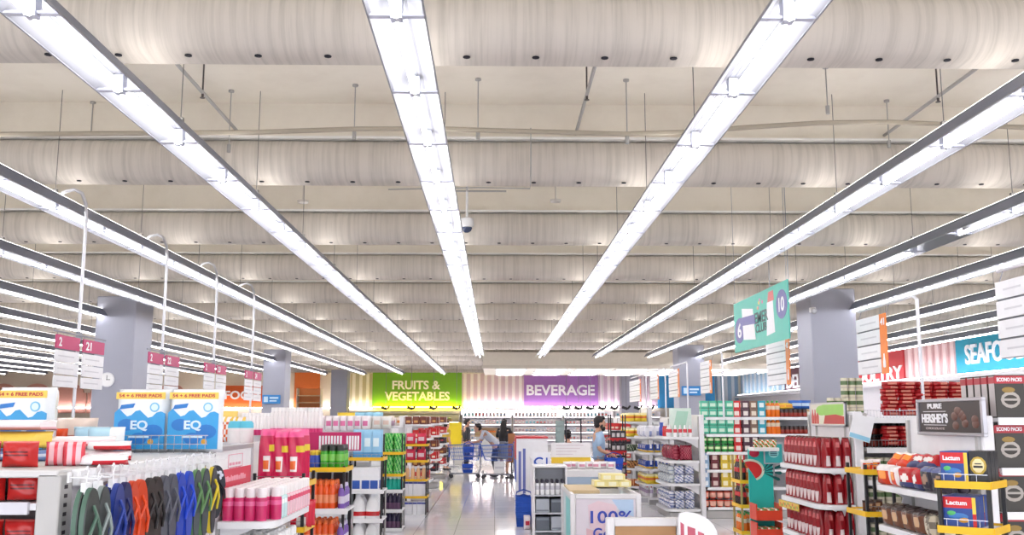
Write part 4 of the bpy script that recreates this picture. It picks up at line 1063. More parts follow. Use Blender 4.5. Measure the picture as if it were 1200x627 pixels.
for lvl, n in ((0, 5), (1, 5), (2, 3), (3, 3)):
    for i in range(n): put(CAN, (3.42+(5-n)*.076+i*.076+jit(.003), KY+1.05, 1.703+lvl*.101), 'green and cream can in the stack on the top shelf end', 'can', 'green and cream cans stacked on top')
for z, w_ in ((1.14, 'third'), (.86, 'fourth'), (.55, 'fifth')):
    tier(3.40, 4.1, KY+.11, z, CAN, 9, 2, .085, 'green and white can on the %s shelf beside the ketchup post' % w_, 'can', 'cans on the %s shelf' % w_, nw=2, dz=.101)
tier(3.42, 5.1, KY+.30, 1.43, JAR, 18, 2, .085, 'dark jar on the second shelf behind the red packets', 'jar', 'dark jars on the second shelf', nw=2, dz=.112)
BLU = soft('blue_pack', .13, .13, .07, (44,66,140), (200,206,226))
for i in range(4): put(BLU, (PX(1104+i*8, KY+.3), KY+.22, 1.703), 'small blue pack on the top shelf next to the red packets', 'pack', 'blue packs on the top shelf')
# wire fences on the K run
t = thing('wire_fence', 'low chrome wire fence along the red packet shelves', 'fence', (3.38, KY+.03, 0))
for z in (1.70, 1.43):
    b = MB(); b.tube([(0,0,z+.07),(1.5,0,z+.07)], .003, 0, 4)
    for i in range(50): b.cyl((i*.03,0,z+.002),(i*.03,0,z+.07), .0015, 0, 4)
    b.obj('wire_panel', CHROME, t)
# small black rack between the two displays
wire_rack('small black rack with yellow rails between ketchup and snack displays', 2.98, 3.2, 8.0, 8.4, 1.33, (1.28, .95, .6))
for z, w_ in ((1.28, 'top'), (.95, 'middle'), (.6, 'lowest')):
    for i in range(2): put(SN4 if z < 1.2 else SN1, (3.04+i*.1, 8.12+.1*i, z+.001), 'snack pack on the %s tier of the small black rack' % w_, 'snack pack', 'snack packs on the %s tier of the small rack' % w_, jit(.2), .55)
# =================================================================== melon display and juice rack
WY = 11.4
wx0, wx1 = PX(884, WY), PX(913, WY)
zt = PZ(527, WY)
t = thing('melon_display', 'tall teal display with melon print and red trays behind the ketchup', 'display stand', ((wx0+wx1)/2, WY, 0))
w = (wx1-wx0)/2
MB().cbox(-w, w, .30, .33, 0, zt, .003).obj('back_board', M(40, 186, 176, .4), t)
zm = PZ(553, WY)
q = MB()
P = [(-w*.9+.17*math.cos(-PI*.35+PI*i/12*1.0)*1, zm+.13*math.sin(-PI*.35+PI*i/12)) for i in range(13)]
q.prism(P, .294, .3, 0, 'xz')
P = [(-w*.9+.14*math.cos(-PI*.35+PI*i/12*1.0)*1, zm+.105*math.sin(-PI*.35+PI*i/12)) for i in range(13)]
q.prism(P, .290, .295, 1, 'xz')
q.prism([(-w*.5+.06*math.cos(a*PI/6), zm+.2+.05*math.sin(a*PI/6)) for a in range(12)], .292, .3, 2, 'xz')
for a in range(5):
    an = -.5+a*.35
    q.prism([(w*.1,zm-.02),(w*.1+.22*math.cos(an)-.02*math.sin(an),zm+.22*math.sin(an)+.02*math.cos(an)),(w*.1+.24*math.cos(an),zm+.24*math.sin(an)),(w*.1+.22*math.cos(an)+.02*math.sin(an),zm+.22*math.sin(an)-.02*math.cos(an))], .296-.0005*a, .3, 3, 'xz')
q.obj('melon_print', mm((214,232,210),(206,44,44),(190,40,70),(16,90,88)), t)
for k, z in enumerate((PZ(600, WY), PZ(622, WY), .12)):
    b = MB(); b.box(-w,w,0,.29,z-.10,z-.085); b.box(-w,w,-.006,.004,z-.1,z+.01); 
    for s in (-1,1): b.box(s*w-.006,s*w+.006,0,.29,z-.1,z+.08)
    b.obj('tray', M(222, 66, 36, .4), t)
MB().cbox(-w-.0, w, -.0, .29, zt-.02, zt+.02, .004).obj('top_tray', M(240, 238, 236, .4), t)
SNK = p_pouch('striped_snack_pack', .1, .11, .05, ((226,90,44),(236,232,214),(90,150,80)), lambda u,v: int((u+v+2)*2.6) % 3, nu=8, nv=6, pu=5, pv=5)
for k, z in enumerate((PZ(600, WY), PZ(622, WY), .12)):
    for i in range(3):
        for r in range(3): put(SNK, ((wx0+wx1)/2-w+.06+i*.085, WY+.05+r*.075, z-.084), 'striped snack pack in the %s red tray of the melon display' % ('upper','middle','lowest')[k], 'snack pack', 'snack packs in the %s red tray' % ('upper','middle','lowest')[k], jit(.2))
for i in range(4): put(SNK, ((wx0+wx1)/2-w+.05+i*.065, WY+.1, zt+.021), 'striped snack pack on top of the melon display', 'snack pack', 'snack packs on top of the melon display', jit(.1), .8)
p0, p1 = at(896, 544, WY+.25), at(918, 519, WY+.25)
t = thing('framed_sign', 'small framed teal sign standing above the melon display', 'sign', ((p0.x+p1.x)/2, WY+.27, p0.z))
w2, h2 = (p1.x-p0.x)/2, p1.z-p0.z
MB().cbox(-w2, w2, 0, .012, 0, h2, .003).obj('frame', M(196, 200, 206, .3, .4), t)
MB().box(-w2+.015, w2-.015, -.003, 0, .015, h2-.015).obj('print', M(58, 176, 178, .4), t)
q = MB(); q.prism([(.06*math.cos(a*PI/8), h2*.5+.05*math.sin(a*PI/8)) for a in range(16)], -.0045, -.003, 0, 'xz')
for z in (.42,.5,.58): q.box(-.04,.04,-.006,-.0044,h2*z-.006,h2*z+.006,1)
q.obj('badge_print', [M(150, 216, 214, .4), M(50, 110, 130, .4)], t)
MB().cyl((0,.006,-.14),(0,.006,0),.008).obj('post', GREY, t)
JY = 12.1
jx0, jx1 = PX(867, JY), PX(889, JY)
jz = [PZ(564, JY), PZ(593, JY), PZ(624, JY)]
wire_rack('slim juice rack with yellow rails before the green pack shelves', jx0, jx1, JY, JY+.4, jz[0]+.30, jz, fence=False, post=M(170, 150, 90, .4))
JO = p_bottle1('orange_juice_bottle', [(.03,0,0),(.034,.01,0),(.034,.1,1),(.034,.15,0),(.016,.19,2),(.016,.22,2)], ((232,116,30),(226,206,180),(60,150,70)), 10)
JK = p_bottle1('cola_bottle', [(.03,0,0),(.034,.01,0),(.034,.09,1),(.034,.14,0),(.016,.2,2),(.016,.23,2)], ((44,26,26),(196,30,36),(190,40,40)), 10)
for k, z in enumerate(jz):
    wd = ('upper', 'middle', 'lowest')[k]
    for r in range(4):
        for i in range(2):
            put(JK if k < 2 else JO, (jx0+.035+i*.0, JY+.05+r*.09, z+.001), ('dark cola bottle' if k < 2 else 'orange juice bottle along the open side')+' on the %s tier of the slim juice rack' % wd, 'bottle', 'bottles by the side, %s tier' % wd, 0, 1.1 if k < 2 else 1.0) if i == 0 else None
            put(JO, (jx0+.115+i*.075, JY+.05+r*.09, z+.001), 'orange juice bottle in the row on the %s tier of the slim juice rack' % wd, 'bottle', 'orange juice bottles, %s tier' % wd)
# =================================================================== green pack shelf run (G)
RY = 17.2
gx = PX(822, RY)
gz = [PZ(489, RY), PZ(509, RY), PZ(530, RY), PZ(551, RY), PZ(571.5, RY), PZ(595, RY)]
gondola('long white shelf run with green packs facing the entrance', gx+.055, 10.5, RY, RY+1.25, gz[0]+.005, gz, (0, 1))
endcap('white end display of bagged goods beside the green pack run', gx-.03, 2.96, RY-.02, RY+1.27, PZ(486, RY), [PZ(512,RY), PZ(540,RY), PZ(567,RY), PZ(597,RY)], .12)
def fp(name, c, c2, n=10): return p_box(name, .135, .12, .14, (c, c2), ((.2,.8,.2,.75,1),), .004)
GPK = p_box('green_pack', .135, .12, .14, ((84,190,158),(206,232,214),(44,140,110)), ((.15,.85,.3,.7,1),(.05,.95,.05,.16,2)))
RPB = fp('red_pack', (204,34,36), (236,220,214)); DPB = fp('dark_pack', (78,44,60), (220,212,206)); GPB = fp('gold_pack', (128,100,84), (226,214,196)); CPB = fp('cyan_pack', (40,160,184), (226,236,236))
LPB = fp('light_blue_pack', (160,190,220), (236,240,246)); MPB = fp('maroon_pack', (110,40,50), (220,196,190)); YPB = fp('yellow_pack', (222,190,60), (246,236,200))
GCN = p_bottle1('green_can', [(.05,0,0),(.052,.01,0),(.052,.05,1),(.052,.09,0),(.045,.125,2)], ((50,150,70),(214,230,180),(150,190,160)), 10)
ORC = p_bottle1('orange_cup', [(.042,0,0),(.055,.02,1),(.06,.1,0),(.06,.12,2)], ((200,60,40),(236,180,160),(230,200,190)), 10)
def col_tier(k, px0, n, stp, P, c, lv, where):
    x0 = PX(px0, RY)
    for i in range(n):
        for l in range(lv): put(P, (x0+i*stp, RY+.08, gz[k]+.001+l*.143), '%s in the %s shelf row %s' % (c, ('top','second','third','fourth','fifth','bottom')[k], where), c.split(' in ')[0].split()[-1], '%s %s shelf %s' % (c, ('top','second','third','fourth','fifth','bottom')[k], where), jit(.04))
for k in (0, 1):
    col_tier(k, 827, 4, .148, GPK, 'green pack', 2, 'of the long run'); col_tier(k, 865, 1, .14, RPB, 'red pack', 2, 'next to green packs')
    col_tier(k, 875.5, 1, .14, DPB, 'dark pack', 2, 'next to red packs'); col_tier(k, 885, 1, .14, GPB, 'gold brown pack', 2, 'next to dark packs'); col_tier(k, 894.5, 1, .14, CPB, 'cyan pack', 2, 'next to gold packs')
    x0 = PX(903, RY)
    for i in range(9): put(JAR if i > 2 else JO, (x0+i*.08, RY+.08, gz[k]+.001), 'jar or bottle in the %s shelf row after the cyan packs' % ('top','second')[k], 'jar', 'jars in the %s shelf row' % ('top','second')[k], 0, 1.3)
col_tier(2, 826, 5, .118, GCN, 'green can', 2, 'of the long run'); col_tier(2, 865.5, 1, .14, RPB, 'red pack', 2, 'next to green cans'); col_tier(2, 876, 2, .14, DPB, 'dark pack', 2, 'next to red packs')
for k in (3, 4):
    col_tier(k, 826, 1, .14, LPB, 'light blue pack', 2, 'by the end panel'); col_tier(k, 837.5, 1, .14, MPB, 'maroon pack', 2, 'beside light blue packs')
    col_tier(k, 849, 2, .14, YPB, 'yellow pack', 2, 'beside maroon packs'); col_tier(k, 868, 1, .14, RPB, 'red pack', 2, 'beside yellow packs')
col_tier(5, 826, 5, .125, ORC, 'orange cup', 2, 'of the long run'); col_tier(5, 867, 1, .14, RPB, 'red pack', 2, 'beside orange cups')
# soft goods on the top of the run
YB2 = soft('yellow_bag', .3, .14, .2, (236,196,60), (226,150,50)); BB2 = soft('blue_bag', .26, .16, .2, (44,100,190), (190,214,236))
for i, px in enumerate((908, 918, 927)): put(YB2, (PX(px, 18), 18.1, gz[0]+.15), 'yellow bag lying on top of the long run, %s from the cyan packs' % ORD[i], 'bag', None, jit(.3), (1,1,.8)) 
for i, px in enumerate((936, 946)): put(BB2, (PX(px, 18), 18.1, gz[0]+.15), 'blue bag lying on top of the long run, %s after the yellow bags' % ORD[i], 'bag', None, jit(.3))
# a board under those bags: topmost stock carton row on the far side of the run
CTN = p_box('brown_stock_carton', .3, .3, .145, ((188,160,120),(226,220,206)), ((.3,.7,.3,.7,1),))
for i in range(7): put(CTN, (PX(905+i*7.6, 18)+.0, 18.12+ (0), gz[0]+.001), 'brown stock carton in the row under the bags on the long run', 'carton', 'stock cartons on the long run') if i % 3 == 0 else None
# bagged goods end display
BAG1 = p_pouch('white_blue_bag', .17, .15, .12, ((214,216,226),(120,132,176),(236,236,240)), lambda u,v: 1 if math.sin(7*u+9*v) > .2 else (2 if v > .6 else 0), nu=8, nv=8, pu=4, pv=4, wob=.15)
BAG2 = p_pouch('grey_white_bag', .17, .15, .12, ((200,206,206),(150,160,176)), lambda u,v: 1 if math.sin(8*u-6*v) > .4 else 0, nu=8, nv=8, pu=4, pv=4, wob=.15)
BAG3 = p_pouch('red_net_bag', .22, .26, .16, ((130,26,48),(170,60,80)), lambda u,v: 1 if math.sin(16*u)*math.sin(14*v) > .1 else 0, nu=12, nv=12, pu=4, pv=4, wob=.12)
bz = [PZ(512,RY), PZ(540,RY), PZ(567,RY), PZ(597,RY)]
for i in range(4): 
    put(BAG3, (3.15+.0, RY+.2+i*.28, bz[1]+.001), 'dark red net bag on the second tier of the bagged goods display', 'bag', 'red net bags facing the aisle', -PI/2+jit(.2))
put(BAG3, (3.32, RY+.09, bz[1]+.001), 'dark red net bag facing the entrance on the bagged goods display', 'bag', None, 0)
for k, (P, nm) in ((2, (BAG2, 'grey and white bag')), (3, (BAG1, 'white and blue bag'))):
    for i in range(6):
        for l in range(2 if k == 2 else 2): put(P, (3.06, RY+.16+i*.19, bz[k]+.001+l*.15), nm+' facing the aisle on the %s tier of the bagged goods display' % ('third','lowest')[k-2], 'bag', nm+'s facing the aisle', -PI/2+jit(.25))
    for i in range(2):
        for l in range(2): put(BAG1, (3.19+i*.17, RY+.07, bz[k]+.001+l*.15), 'white and blue bag facing the entrance on the %s tier of the bagged goods display' % ('third','lowest')[k-2], 'bag', 'white blue bags facing the entrance, tier %d' % k, jit(.2))
bzh = PZ(478, RY)
hb0, hb1 = PX(785, RY+.4), PX(811, RY+.4)
t = thing('header_board', 'pale green header board above the bagged goods end display', 'sign', ((hb0+hb1)/2, RY+.4, bz[0]+.001)); w = (hb1-hb0)/2
MB().cbox(-w, w, 0, .012, 0, bzh-bz[0], .003).obj('board', M(220, 236, 226, .4), t)
MB().prism([(-w+.06, .12), (w*.4, .14), (w-.05, bzh-bz[0]-.06), (-w*.3, bzh-bz[0]-.05)], -.003, -.0001, 0, 'xz').obj('print', M(176, 216, 196, .4), t)
RBT = p_bottle1('red_spray_bottle', [(.03,0,0),(.034,.01,0),(.034,.14,0),(.018,.18,1),(.02,.22,1)], ((206,40,44),(236,230,230)), 10); BBT = p_bottle1('blue_spray_bottle', [(.03,0,0),(.034,.01,0),(.034,.14,0),(.018,.18,1),(.02,.24,1)], ((50,70,170),(60,90,190)), 10)
WBO = p_bottle1('white_red_bottle', [(.03,0,0),(.034,.01,0),(.034,.07,1),(.034,.13,0),(.016,.17,0),(.016,.2,0)], ((240,238,240),(206,50,60)), 10)
for i in range(6): put((BBT, BBT, RBT, RBT, WBO, WBO)[i], (3.06, RY+1.1-i*.19, bz[0]+.001), ('blue','blue','red','red','white','white')[i]+' bottle on the top tier of the bagged goods display, facing the aisle', 'bottle', ('blue','blue','red','red','white','white')[i]+' bottles on the top tier')
for i in range(4): put(WBO, (3.14+i*.085, RY+.07, bz[0]+.001), 'white bottle with red label facing the entrance on the top tier', 'bottle', 'white red bottles facing the entrance')
# further end displays along the aisle side
BLP = p_pouch('blue_yellow_pack', .12, .16, .08, ((50,76,160),(226,190,80),(220,226,240)), lambda u,v: 1 if v < -.45 else (2 if abs(u) < .4 and v > -.1 else 0), nu=6, nv=8)
WHB = p_pouch('white_pack', .15, .22, .1, ((232,232,240),(150,160,200)), lambda u,v: 1 if abs(u) < .4 and v < 0 else 0, nu=6, nv=6)
YLP = p_pouch('yellow_pack', .15, .2, .1, ((240,210,60),(220,120,50),(246,236,180)), lambda u,v: 1 if abs(v) < .25 else (2 if v > .6 else 0), nu=6, nv=8)
BWN = p_pouch('brown_pack', .15, .17, .09, ((120,84,56),(200,140,80),(70,56,44)), lambda u,v: 1 if math.sin(7*u+5*v) > .3 else (2 if v > .5 else 0), nu=6, nv=8)
OBN = p_pouch('orange_brown_pack', .15, .16, .09, ((176,96,50),(226,170,120)), lambda u,v: 1 if math.sin(9*u) > .3 else 0, nu=8, nv=6)
DGN = p_pouch('dark_green_pack', .15, .16, .09, ((60,76,60),(150,160,140)), lambda u,v: 1 if math.sin(8*u+4*v) > .5 else 0, nu=8, nv=6)
WBB2 = p_bottle1('white_bottle', [(.03,0,0),(.034,.01,0),(.034,.08,1),(.034,.15,0),(.016,.19,2),(.016,.22,2)], ((236,234,240),(190,170,200),(200,60,70)), 8)
def far_end(Yg, label, tiers, zs, nm, h=1.72):
    gondola('white shelf run behind the %s' % nm, 3.59, 10.5, Yg, Yg+1.2, 1.6, (.45, .8, 1.15, 1.6), (0, 1), group='white shelf runs beyond the green pack run')
    endcap(label, 3.50, 2.95, Yg-.02, Yg+1.2, h, zs, .1)
    for z, (P, c, cat) in zip(zs, tiers):
        w_ = ORD[zs.index(z)]
        for i in range(6): put(P, (3.05, Yg+.1+i*.19, z+.001), '%s facing the aisle on the %s tier of the %s' % (c, w_, nm), cat, '%ss aisle face, %s tier of %s' % (c, w_, nm), -PI/2+jit(.1))
        for i in range(3): put(P, (3.12+i*.14, Yg+.05, z+.001), '%s facing the entrance on the %s tier of the %s' % (c, w_, nm), cat, '%ss entrance face, %s tier of %s' % (c, w_, nm), jit(.1))
far_end(19.9, 'white end display of blue and yellow packs', [(WHB,'white pack','pack'),(BLP,'blue and yellow pack','pack'),(BLP,'blue and yellow pack','pack'),(YLP,'yellow pack','pack'),(WBB2,'white bottle','bottle')], [1.33, 1.02, .70, .40, .14], 'blue pack display')
far_end(22.6, 'white end display of yellow packs on tall top tiers', [(YLP,'yellow pack','pack'),(YLP,'yellow pack','pack'),(DGN,'dark green pack','pack'),(BWN,'brown pack','pack'),(OBN,'orange brown pack','pack')], [1.62, 1.28, .95, .58, .18], 'yellow pack display', 1.95)
far_end(25.4, 'white end display of red cartons beyond the yellow packs', [(RBX,'red carton','carton'),(BKX,'black carton','carton'),(RBX,'red carton','carton'),(BRX,'brown carton','carton')], [1.4, 1.05, .7, .3], 'far red display')
far_end(28.2, 'white end display of brown cartons, last along the aisle', [(BRX,'brown carton','carton'),(RBX,'red carton','carton'),(BKX,'black carton','carton'),(BRX,'brown carton','carton')], [1.4, 1.05, .7, .3], 'farthest brown display')
# black framed red rack behind the man
rx0, rx1 = PX(716, 20.5), PX(733, 20.5)
rz = [PZ(514,20.5), PZ(529,20.5), PZ(543,20.5), PZ(556,20.5), .15]
wire_rack('black framed rack with red rails behind the man with the basket', rx0, rx1, 20.5, 20.9, PZ(486,20.5), rz, RED, BLACK, False)
WKP = p_box('black_white_carton', .09, .1, .15, ((50,44,50),(226,220,220)), ((.15,.85,.2,.7,1),))
for k, z in enumerate(rz):
    for i in range(3): put(WKP, (rx0+.06+i*.095, 20.58, z+.001), 'black and white carton on the %s tier of the red railed rack' % ORD[k], 'carton', 'cartons on the %s tier of the red rack' % ORD[k], jit(.05), (1,1,1.05))
put(p_box('price_board', .26, .02, .17, ((240,240,240),(200,200,206)), ((.1,.9,.3,.8,1),)), (2.93, 19.85, .001), 'white price board standing at the foot of the blue pack display', 'board')
put(p_box('price_board', .26, .02, .17, ((240,240,240),(200,200,206)), ((.1,.9,.3,.8,1),)), (2.93, 22.5, .001), 'white price board standing at the foot of the yellow pack display', 'board')

# =================================================================== central bins
FRM = M(222, 220, 222, .35)
def framed_bin(label, x0, x1, y0, y1, h, front, side, name='display_bin', fw=.045, inner=M(232,230,228,.5)):
    t = thing(name, label, 'display bin', ((x0+x1)/2, y0, 0)); w, d = (x1-x0)/2, y1-y0
    b = MB(); b.box(-w+.01, w-.01, .012, d-.01, 0, h-.18); b.obj('floor_box', inner, t)
    MB().box(-w+fw*.6, w-fw*.6, .0, .011, .12, h-fw).obj('front_panel', front, t)
    for s in (-1, 1):
        a0, a1 = sorted((s*w, s*(w-.012))); MB().box(a0, a1, .02, d-.02, .12, h-.01).obj('side_panel', side, t)
    MB().box(-w+.02, w-.02, d-.012, d, .12, h).obj('back_panel', inner, t)
    b = MB()
    for sx in (-1, 1):
        for y in (0, d): b.cbox(sx*w-fw*.5, sx*w+fw*.5, y-.012, y+.018, 0, h, .006)
        b.cbox(sx*w-.018, sx*w+.018, .018, d-.012, h-fw, h, .006)
    for y in (0, d): b.cbox(-w+fw*.5, w-fw*.5, y-.012, y+.018, h-fw, h, .006)
    b.cbox(-w+fw*.5, w-fw*.5, -.012, .018, .08, .13, .006)
    b.obj('frame', FRM, t)
    return t
bx0, bx1, BY = PX(665, 9.0), PX(747, 9.0), 9.0
hB = PZ(579, BY)
t = framed_bin('white framed bin with pink and blue front reading 100% Ge', .70, bx1, BY, 10.25, hB, M(214, 206, 214, .35), M(206, 218, 222, .4))
cxx = (.70+bx1)/2
q = MB(); q.prism([(PX(690,BY)-cxx, hB-.30),(PX(716,BY)-cxx, hB-.36),(PX(722,BY)-cxx, hB-.10),(PX(700,BY)-cxx, hB-.06),(PX(688,BY)-cxx, hB-.10)], -.0015, 0, 0, 'xz'); q.prism([(PX(716,BY)-cxx, hB-.05),(PX(741,BY)-cxx, hB-.05),(PX(741,BY)-cxx, hB-.2),(PX(726,BY)-cxx, hB-.16)], -.002, 0, 1, 'xz')
q.prism([(PX(686,BY)-cxx, hB-.30),(PX(702,BY)-cxx, hB-.33),(PX(700,BY)-cxx, hB-.5),(PX(686,BY)-cxx, hB-.5)], -.0022, 0, 2, 'xz')
q.obj('front_print', mm((222,196,204),(176,200,226),(214,176,182)), t)
BLT = M(44, 66, 170, .4, 0, 0)
p0, p1 = at(692, 613.5, BY), at(741, 598.5, BY)
text('100%', ((p0.x+p1.x)/2-cxx, -.006, (p0.z+p1.z)/2), p1.x-p0.x, p1.z-p0.z, BLT, t, bold=.015)
p0, p1 = at(695, 632, BY), at(714, 618.5, BY)
text('Ge', ((p0.x+p1.x)/2-cxx, -.006, (p0.z+p1.z)/2), p1.x-p0.x, p1.z-p0.z, BLT, t, bold=.015)
q = MB(); q.box(-(bx1-.70)/2-.003, -(bx1-.70)/2-.0005, .35, .85, hB-.45, hB-.08); q.obj('teal_print', M(120, 206, 206, .4), t)
q = MB(); q.cbox(-.30, -.02, .3, 1.1, hB-.02, hB+.012, .004); q.obj('inner_board', M(206, 182, 140, .5), t)
YTR = p_box('pale_yellow_carton', .12, .24, .06, ((240,226,150),(246,240,206)), ((.2,.8,.2,.8,1),))
for i in range(3): put(YTR, (PX(702+i*14, 9.75), 9.8, hB+.013), 'pale yellow carton lying on the bin, %s along its far rim' % ORD[i], 'carton', None, jit(.05), (1,1,1.0))
for i in range(2): put(YTR, (PX(710+i*14, 9.75), 9.8, hB+.075), 'pale yellow carton on top of the others on the bin, the %s' % ('shelf side one','aisle side one')[1-i], 'carton', None, jit(.05))
# brown boarded bin in front
ix0, ix1, IY = PX(714, 7.0), PX(795, 7.0), 7.0
hI = PZ(607.5, IY)
framed_bin('white framed stand with plain brown front board', ix0, ix1, IY, 7.06, hI, M(176, 134, 92, .6), M(226, 224, 222, .4), fw=.055)
# curved top side card
q0, q1 = PX(793, 6.8), PX(838, 6.8)
zz0, zz1 = PZ(640, 6.8), PZ(600, 6.8)
P = [(q0, .0), (q1, .0), (q1, zz1-.17)] + [(q0+.06+(q1-q0-.06)*math.cos(i*PI/12), zz1-.17+.165*math.sin(i*PI/12)) for i in range(1, 6)] + [(q0+.05, zz1), (q0+.01, zz1-.01), (q0, zz1-.04)]
t = thing('curved_card', 'white curved top card with red print beside the brown boarded bin', 'card', (0, 6.8, 0))
MB().prism(P, 0, .03, 0, 'xz').obj('card', M(238, 236, 238, .4), t)
b = MB()
for a, c, d, e in ((795,799,612,640),(803,812,617,640),(815,822,623,640)):
    b.prism([(PX(a,6.8),PZ(e,6.8)),(PX(c,6.8),PZ(e,6.8)),(PX(c,6.8),PZ(d+3,6.8)),(PX(a,6.8),PZ(d,6.8))], -.002, .001, 0, 'xz')
b.obj('red_print', M(196, 90, 110, .4), t)
# white display with blue grey inset
LY = 13.2
lx0, lx1 = PX(656, LY), PX(724, LY)
hL = PZ(551, LY)
t = framed_bin('white framed bin with blue grey front panel behind the pink and blue bin', lx0, lx1, LY, 14.4, hL, M(160, 178, 200, .4), M(232, 228, 236, .4), fw=.09)
q = MB()
for i in range(6): q.box(-.3+i*.09, -.25+i*.09, -.003, 0, hL-.28, hL-.235)
q.obj('front_print', M(110, 130, 160, .4), t)
b = MB().cbox(-.37, .37, .03, 1.15, hL-.04, hL-.012, .004).obj('lid', M(240, 236, 238, .4), t)
WSP = soft('white_small_pack', .12, .1, .1, (240,236,238), (214,150,170))
for i in range(7): put(WSP, (PX(664+i*8.5, 13.8), 13.7+.1*(i%2), hL-.011), 'small white pack lying on the white bin by the man', 'pack', 'small white packs on the white bin', jit(.5))
# slim shelf unit with white bottles and grey boxes
SY = 11.4
s0, s1 = PX(625, SY), PX(664, SY)
hS = PZ(548, SY)
t = thing('slim_shelf_unit', 'slim white shelf unit with white bottles and grey boxes in the aisle', 'shelf', ((s0+s1)/2, SY, 0))
w = (s1-s0)/2
MB().cbox(-w, w, .42, .44, 0, hS, .003).obj('back_panel', M(226, 228, 236, .4), t)
for s in (-1, 1): 
    a0, a1 = sorted((s*w, s*(w-.018))); MB().cbox(a0, a1, 0, .42, 0, hS, .003).obj('side_panel', SHW, t)
MB().cbox(-w-.005, w+.005, -.005, .445, hS, hS+.02, .004).obj('top', SHW, t)
szs = [PZ(580, SY), PZ(601, SY), PZ(622, SY), .15]
for z in szs: MB().box(-w+.019, w-.019, .0, .419, z-.018, z).obj('shelf', M(190, 196, 204, .4), t)
MB().cbox(-w, w, -.004, .0, 0, .1, .001).obj('plinth', SHG, t)
WTB = p_bottle('white_bottle', [(.024,0,0),(.027,.01,0),(.027,.05,1),(.027,.09,0),(.02,.115,0)], ((240,240,242),(206,206,214)), [(.014,.115),(.014,.145),(.008,.15)], (70,66,80), 10)
for i in range(6):
    for r in range(3): put(WTB, (s0+.045+i*.058, SY+.05+r*.08, szs[0]+.001), 'white bottle with dark cap on the slim shelf unit', 'bottle', 'white bottles on the slim unit', 0, (1,1,1.1))
GBX = p_box('grey_box', .155, .36, .15, ((176,184,194),(120,128,140)), ((.05,.95,.1,.2,1),)); DBX2 = p_box('dark_grey_box', .155, .36, .15, ((90,98,110),(130,140,150)), ((.05,.95,.75,.9,1),))
for k in (1, 2, 3):
    for i in range(2): put(GBX if (k+i) % 2 else DBX2, (s0+.105+i*.172, SY+.2, szs[k]+.001), '%s box on the %s shelf of the slim unit, %s' % ('grey' if (k+i)%2 else 'dark grey', ORD[k], 'aisle side' if i == 0 else 'bin side'), 'box')
# stack of blue baskets
def basket(h=.23, w=.30, d=.42, col=(40,96,206)):
    b = MB(); n = 7
    def lvl(z, k): return [(-w/2*k, -d/2*k, z), (w/2*k, -d/2*k, z), (w/2*k, d/2*k, z), (-w/2*k, d/2*k, z)]
    A, B = lvl(0, .84), lvl(h, 1.0)
    b.add(A, [(0,1,2,3)], 0)
    for i in range(4):                           # slatted sides: vertical bars between two rims
        a0, a1, b0, b1 = Vector(A[i]), Vector(A[(i+1)%4]), Vector(B[i]), Vector(B[(i+1)%4])
        m_ = 11
        for k in range(m_+1):
            t_ = k/m_; b.cyl(a0.lerp(a1, t_), b0.lerp(b1, t_), .0055, 0, 4)
        for t_, r_ in ((0,.008),(.3,.006),(.6,.006),(1,.012)): b.tube([a0.lerp(b0,t_), a1.lerp(b1,t_)], r_, 0, 5)
        b.add([a0.lerp(b0,.62), a1.lerp(b1,.62), b1, b0], [(0,1,2,3)], 0)
        b.add([a0, a1, a1.lerp(b1,.3), a0.lerp(b0,.3)], [(0,1,2,3)], 0)
    body = b.mesh('body', M(*col, .4), 40)
    q = MB(); q.tube([(-w/2,-.06,h),(-w/2+.02,-.06,h+.07),(0,-.06,h+.11),(w/2-.02,-.06,h+.07),(w/2,-.06,h)], .008, 0, 6); q.tube([(-w/2,.06,h),(-w/2+.02,.06,h+.07),(0,.06,h+.11),(w/2-.02,.06,h+.07),(w/2,.06,h)], .008, 0, 6)
    return Proto('shopping_basket', [('body', body), ('handle', q.mesh('handle', M(30, 70, 170, .4), 40))])
BSK = basket()
for i in range(4): put(BSK, (PX(613.5, 16.1), 16.1, .002+i*.075), 'blue shopping basket in the nested stack standing in the main aisle, %s from the floor' % ORD[i], 'basket', 'stacked blue baskets', 0, (.85,.85,1))
# boards and bins further along the centre
b1x0, b1x1 = PX(605, 18.2), PX(642, 18.2)
zt1 = PZ(514, 18.2)
t = thing('board_bin', 'display bin with red top edge and blue side boards in the main aisle', 'display bin', ((b1x0+b1x1)/2, 18.2, 0)); w = (b1x1-b1x0)/2
MB().cbox(-w, w, 0, .02, .05, zt1, .003).obj('front_board', M(238, 238, 244, .4), t)
MB().cbox(-w-.012, -w, -.01, 1.2, .55, .95, .003).obj('blue_side', M(40, 76, 180, .4), t)
MB().cbox(-w-.012, -w, -.01, 1.2, .952, zt1+.01, .003).obj('red_side', M(206, 40, 50, .4), t)
MB().cbox(-w, w, -.012, 1.2, zt1, zt1+.035, .003).obj('red_edge', M(206, 50, 60, .4), t)
q = MB(); q.box(-w+.04,-w+.09,-.003,0,.4,1.1); q.box(-w+.12,-w+.17,-.003,0,.35,1.15); q.obj('blue_print', M(110, 120, 190, .4), t)
MB().box(-w, w, .02, 1.2, 0, .5).obj('base', M(230, 230, 234, .5), t)
b2x0, b2x1 = PX(624, 15.3), PX(645, 15.3)
zt2 = PZ(530, 15.3)
t = thing('board_bin', 'white display bin with blue ring logo behind the slim shelf unit', 'display bin', ((b2x0+b2x1)/2, 15.3, 0)); w = (b2x1-b2x0)/2
MB().cbox(-w, w, 0, .02, .05, zt2, .003).obj('front_board', M(240, 240, 246, .4), t)
MB().cbox(-w, w, .02, .9, 0, .6, .003).obj('base', M(232, 232, 238, .5), t)
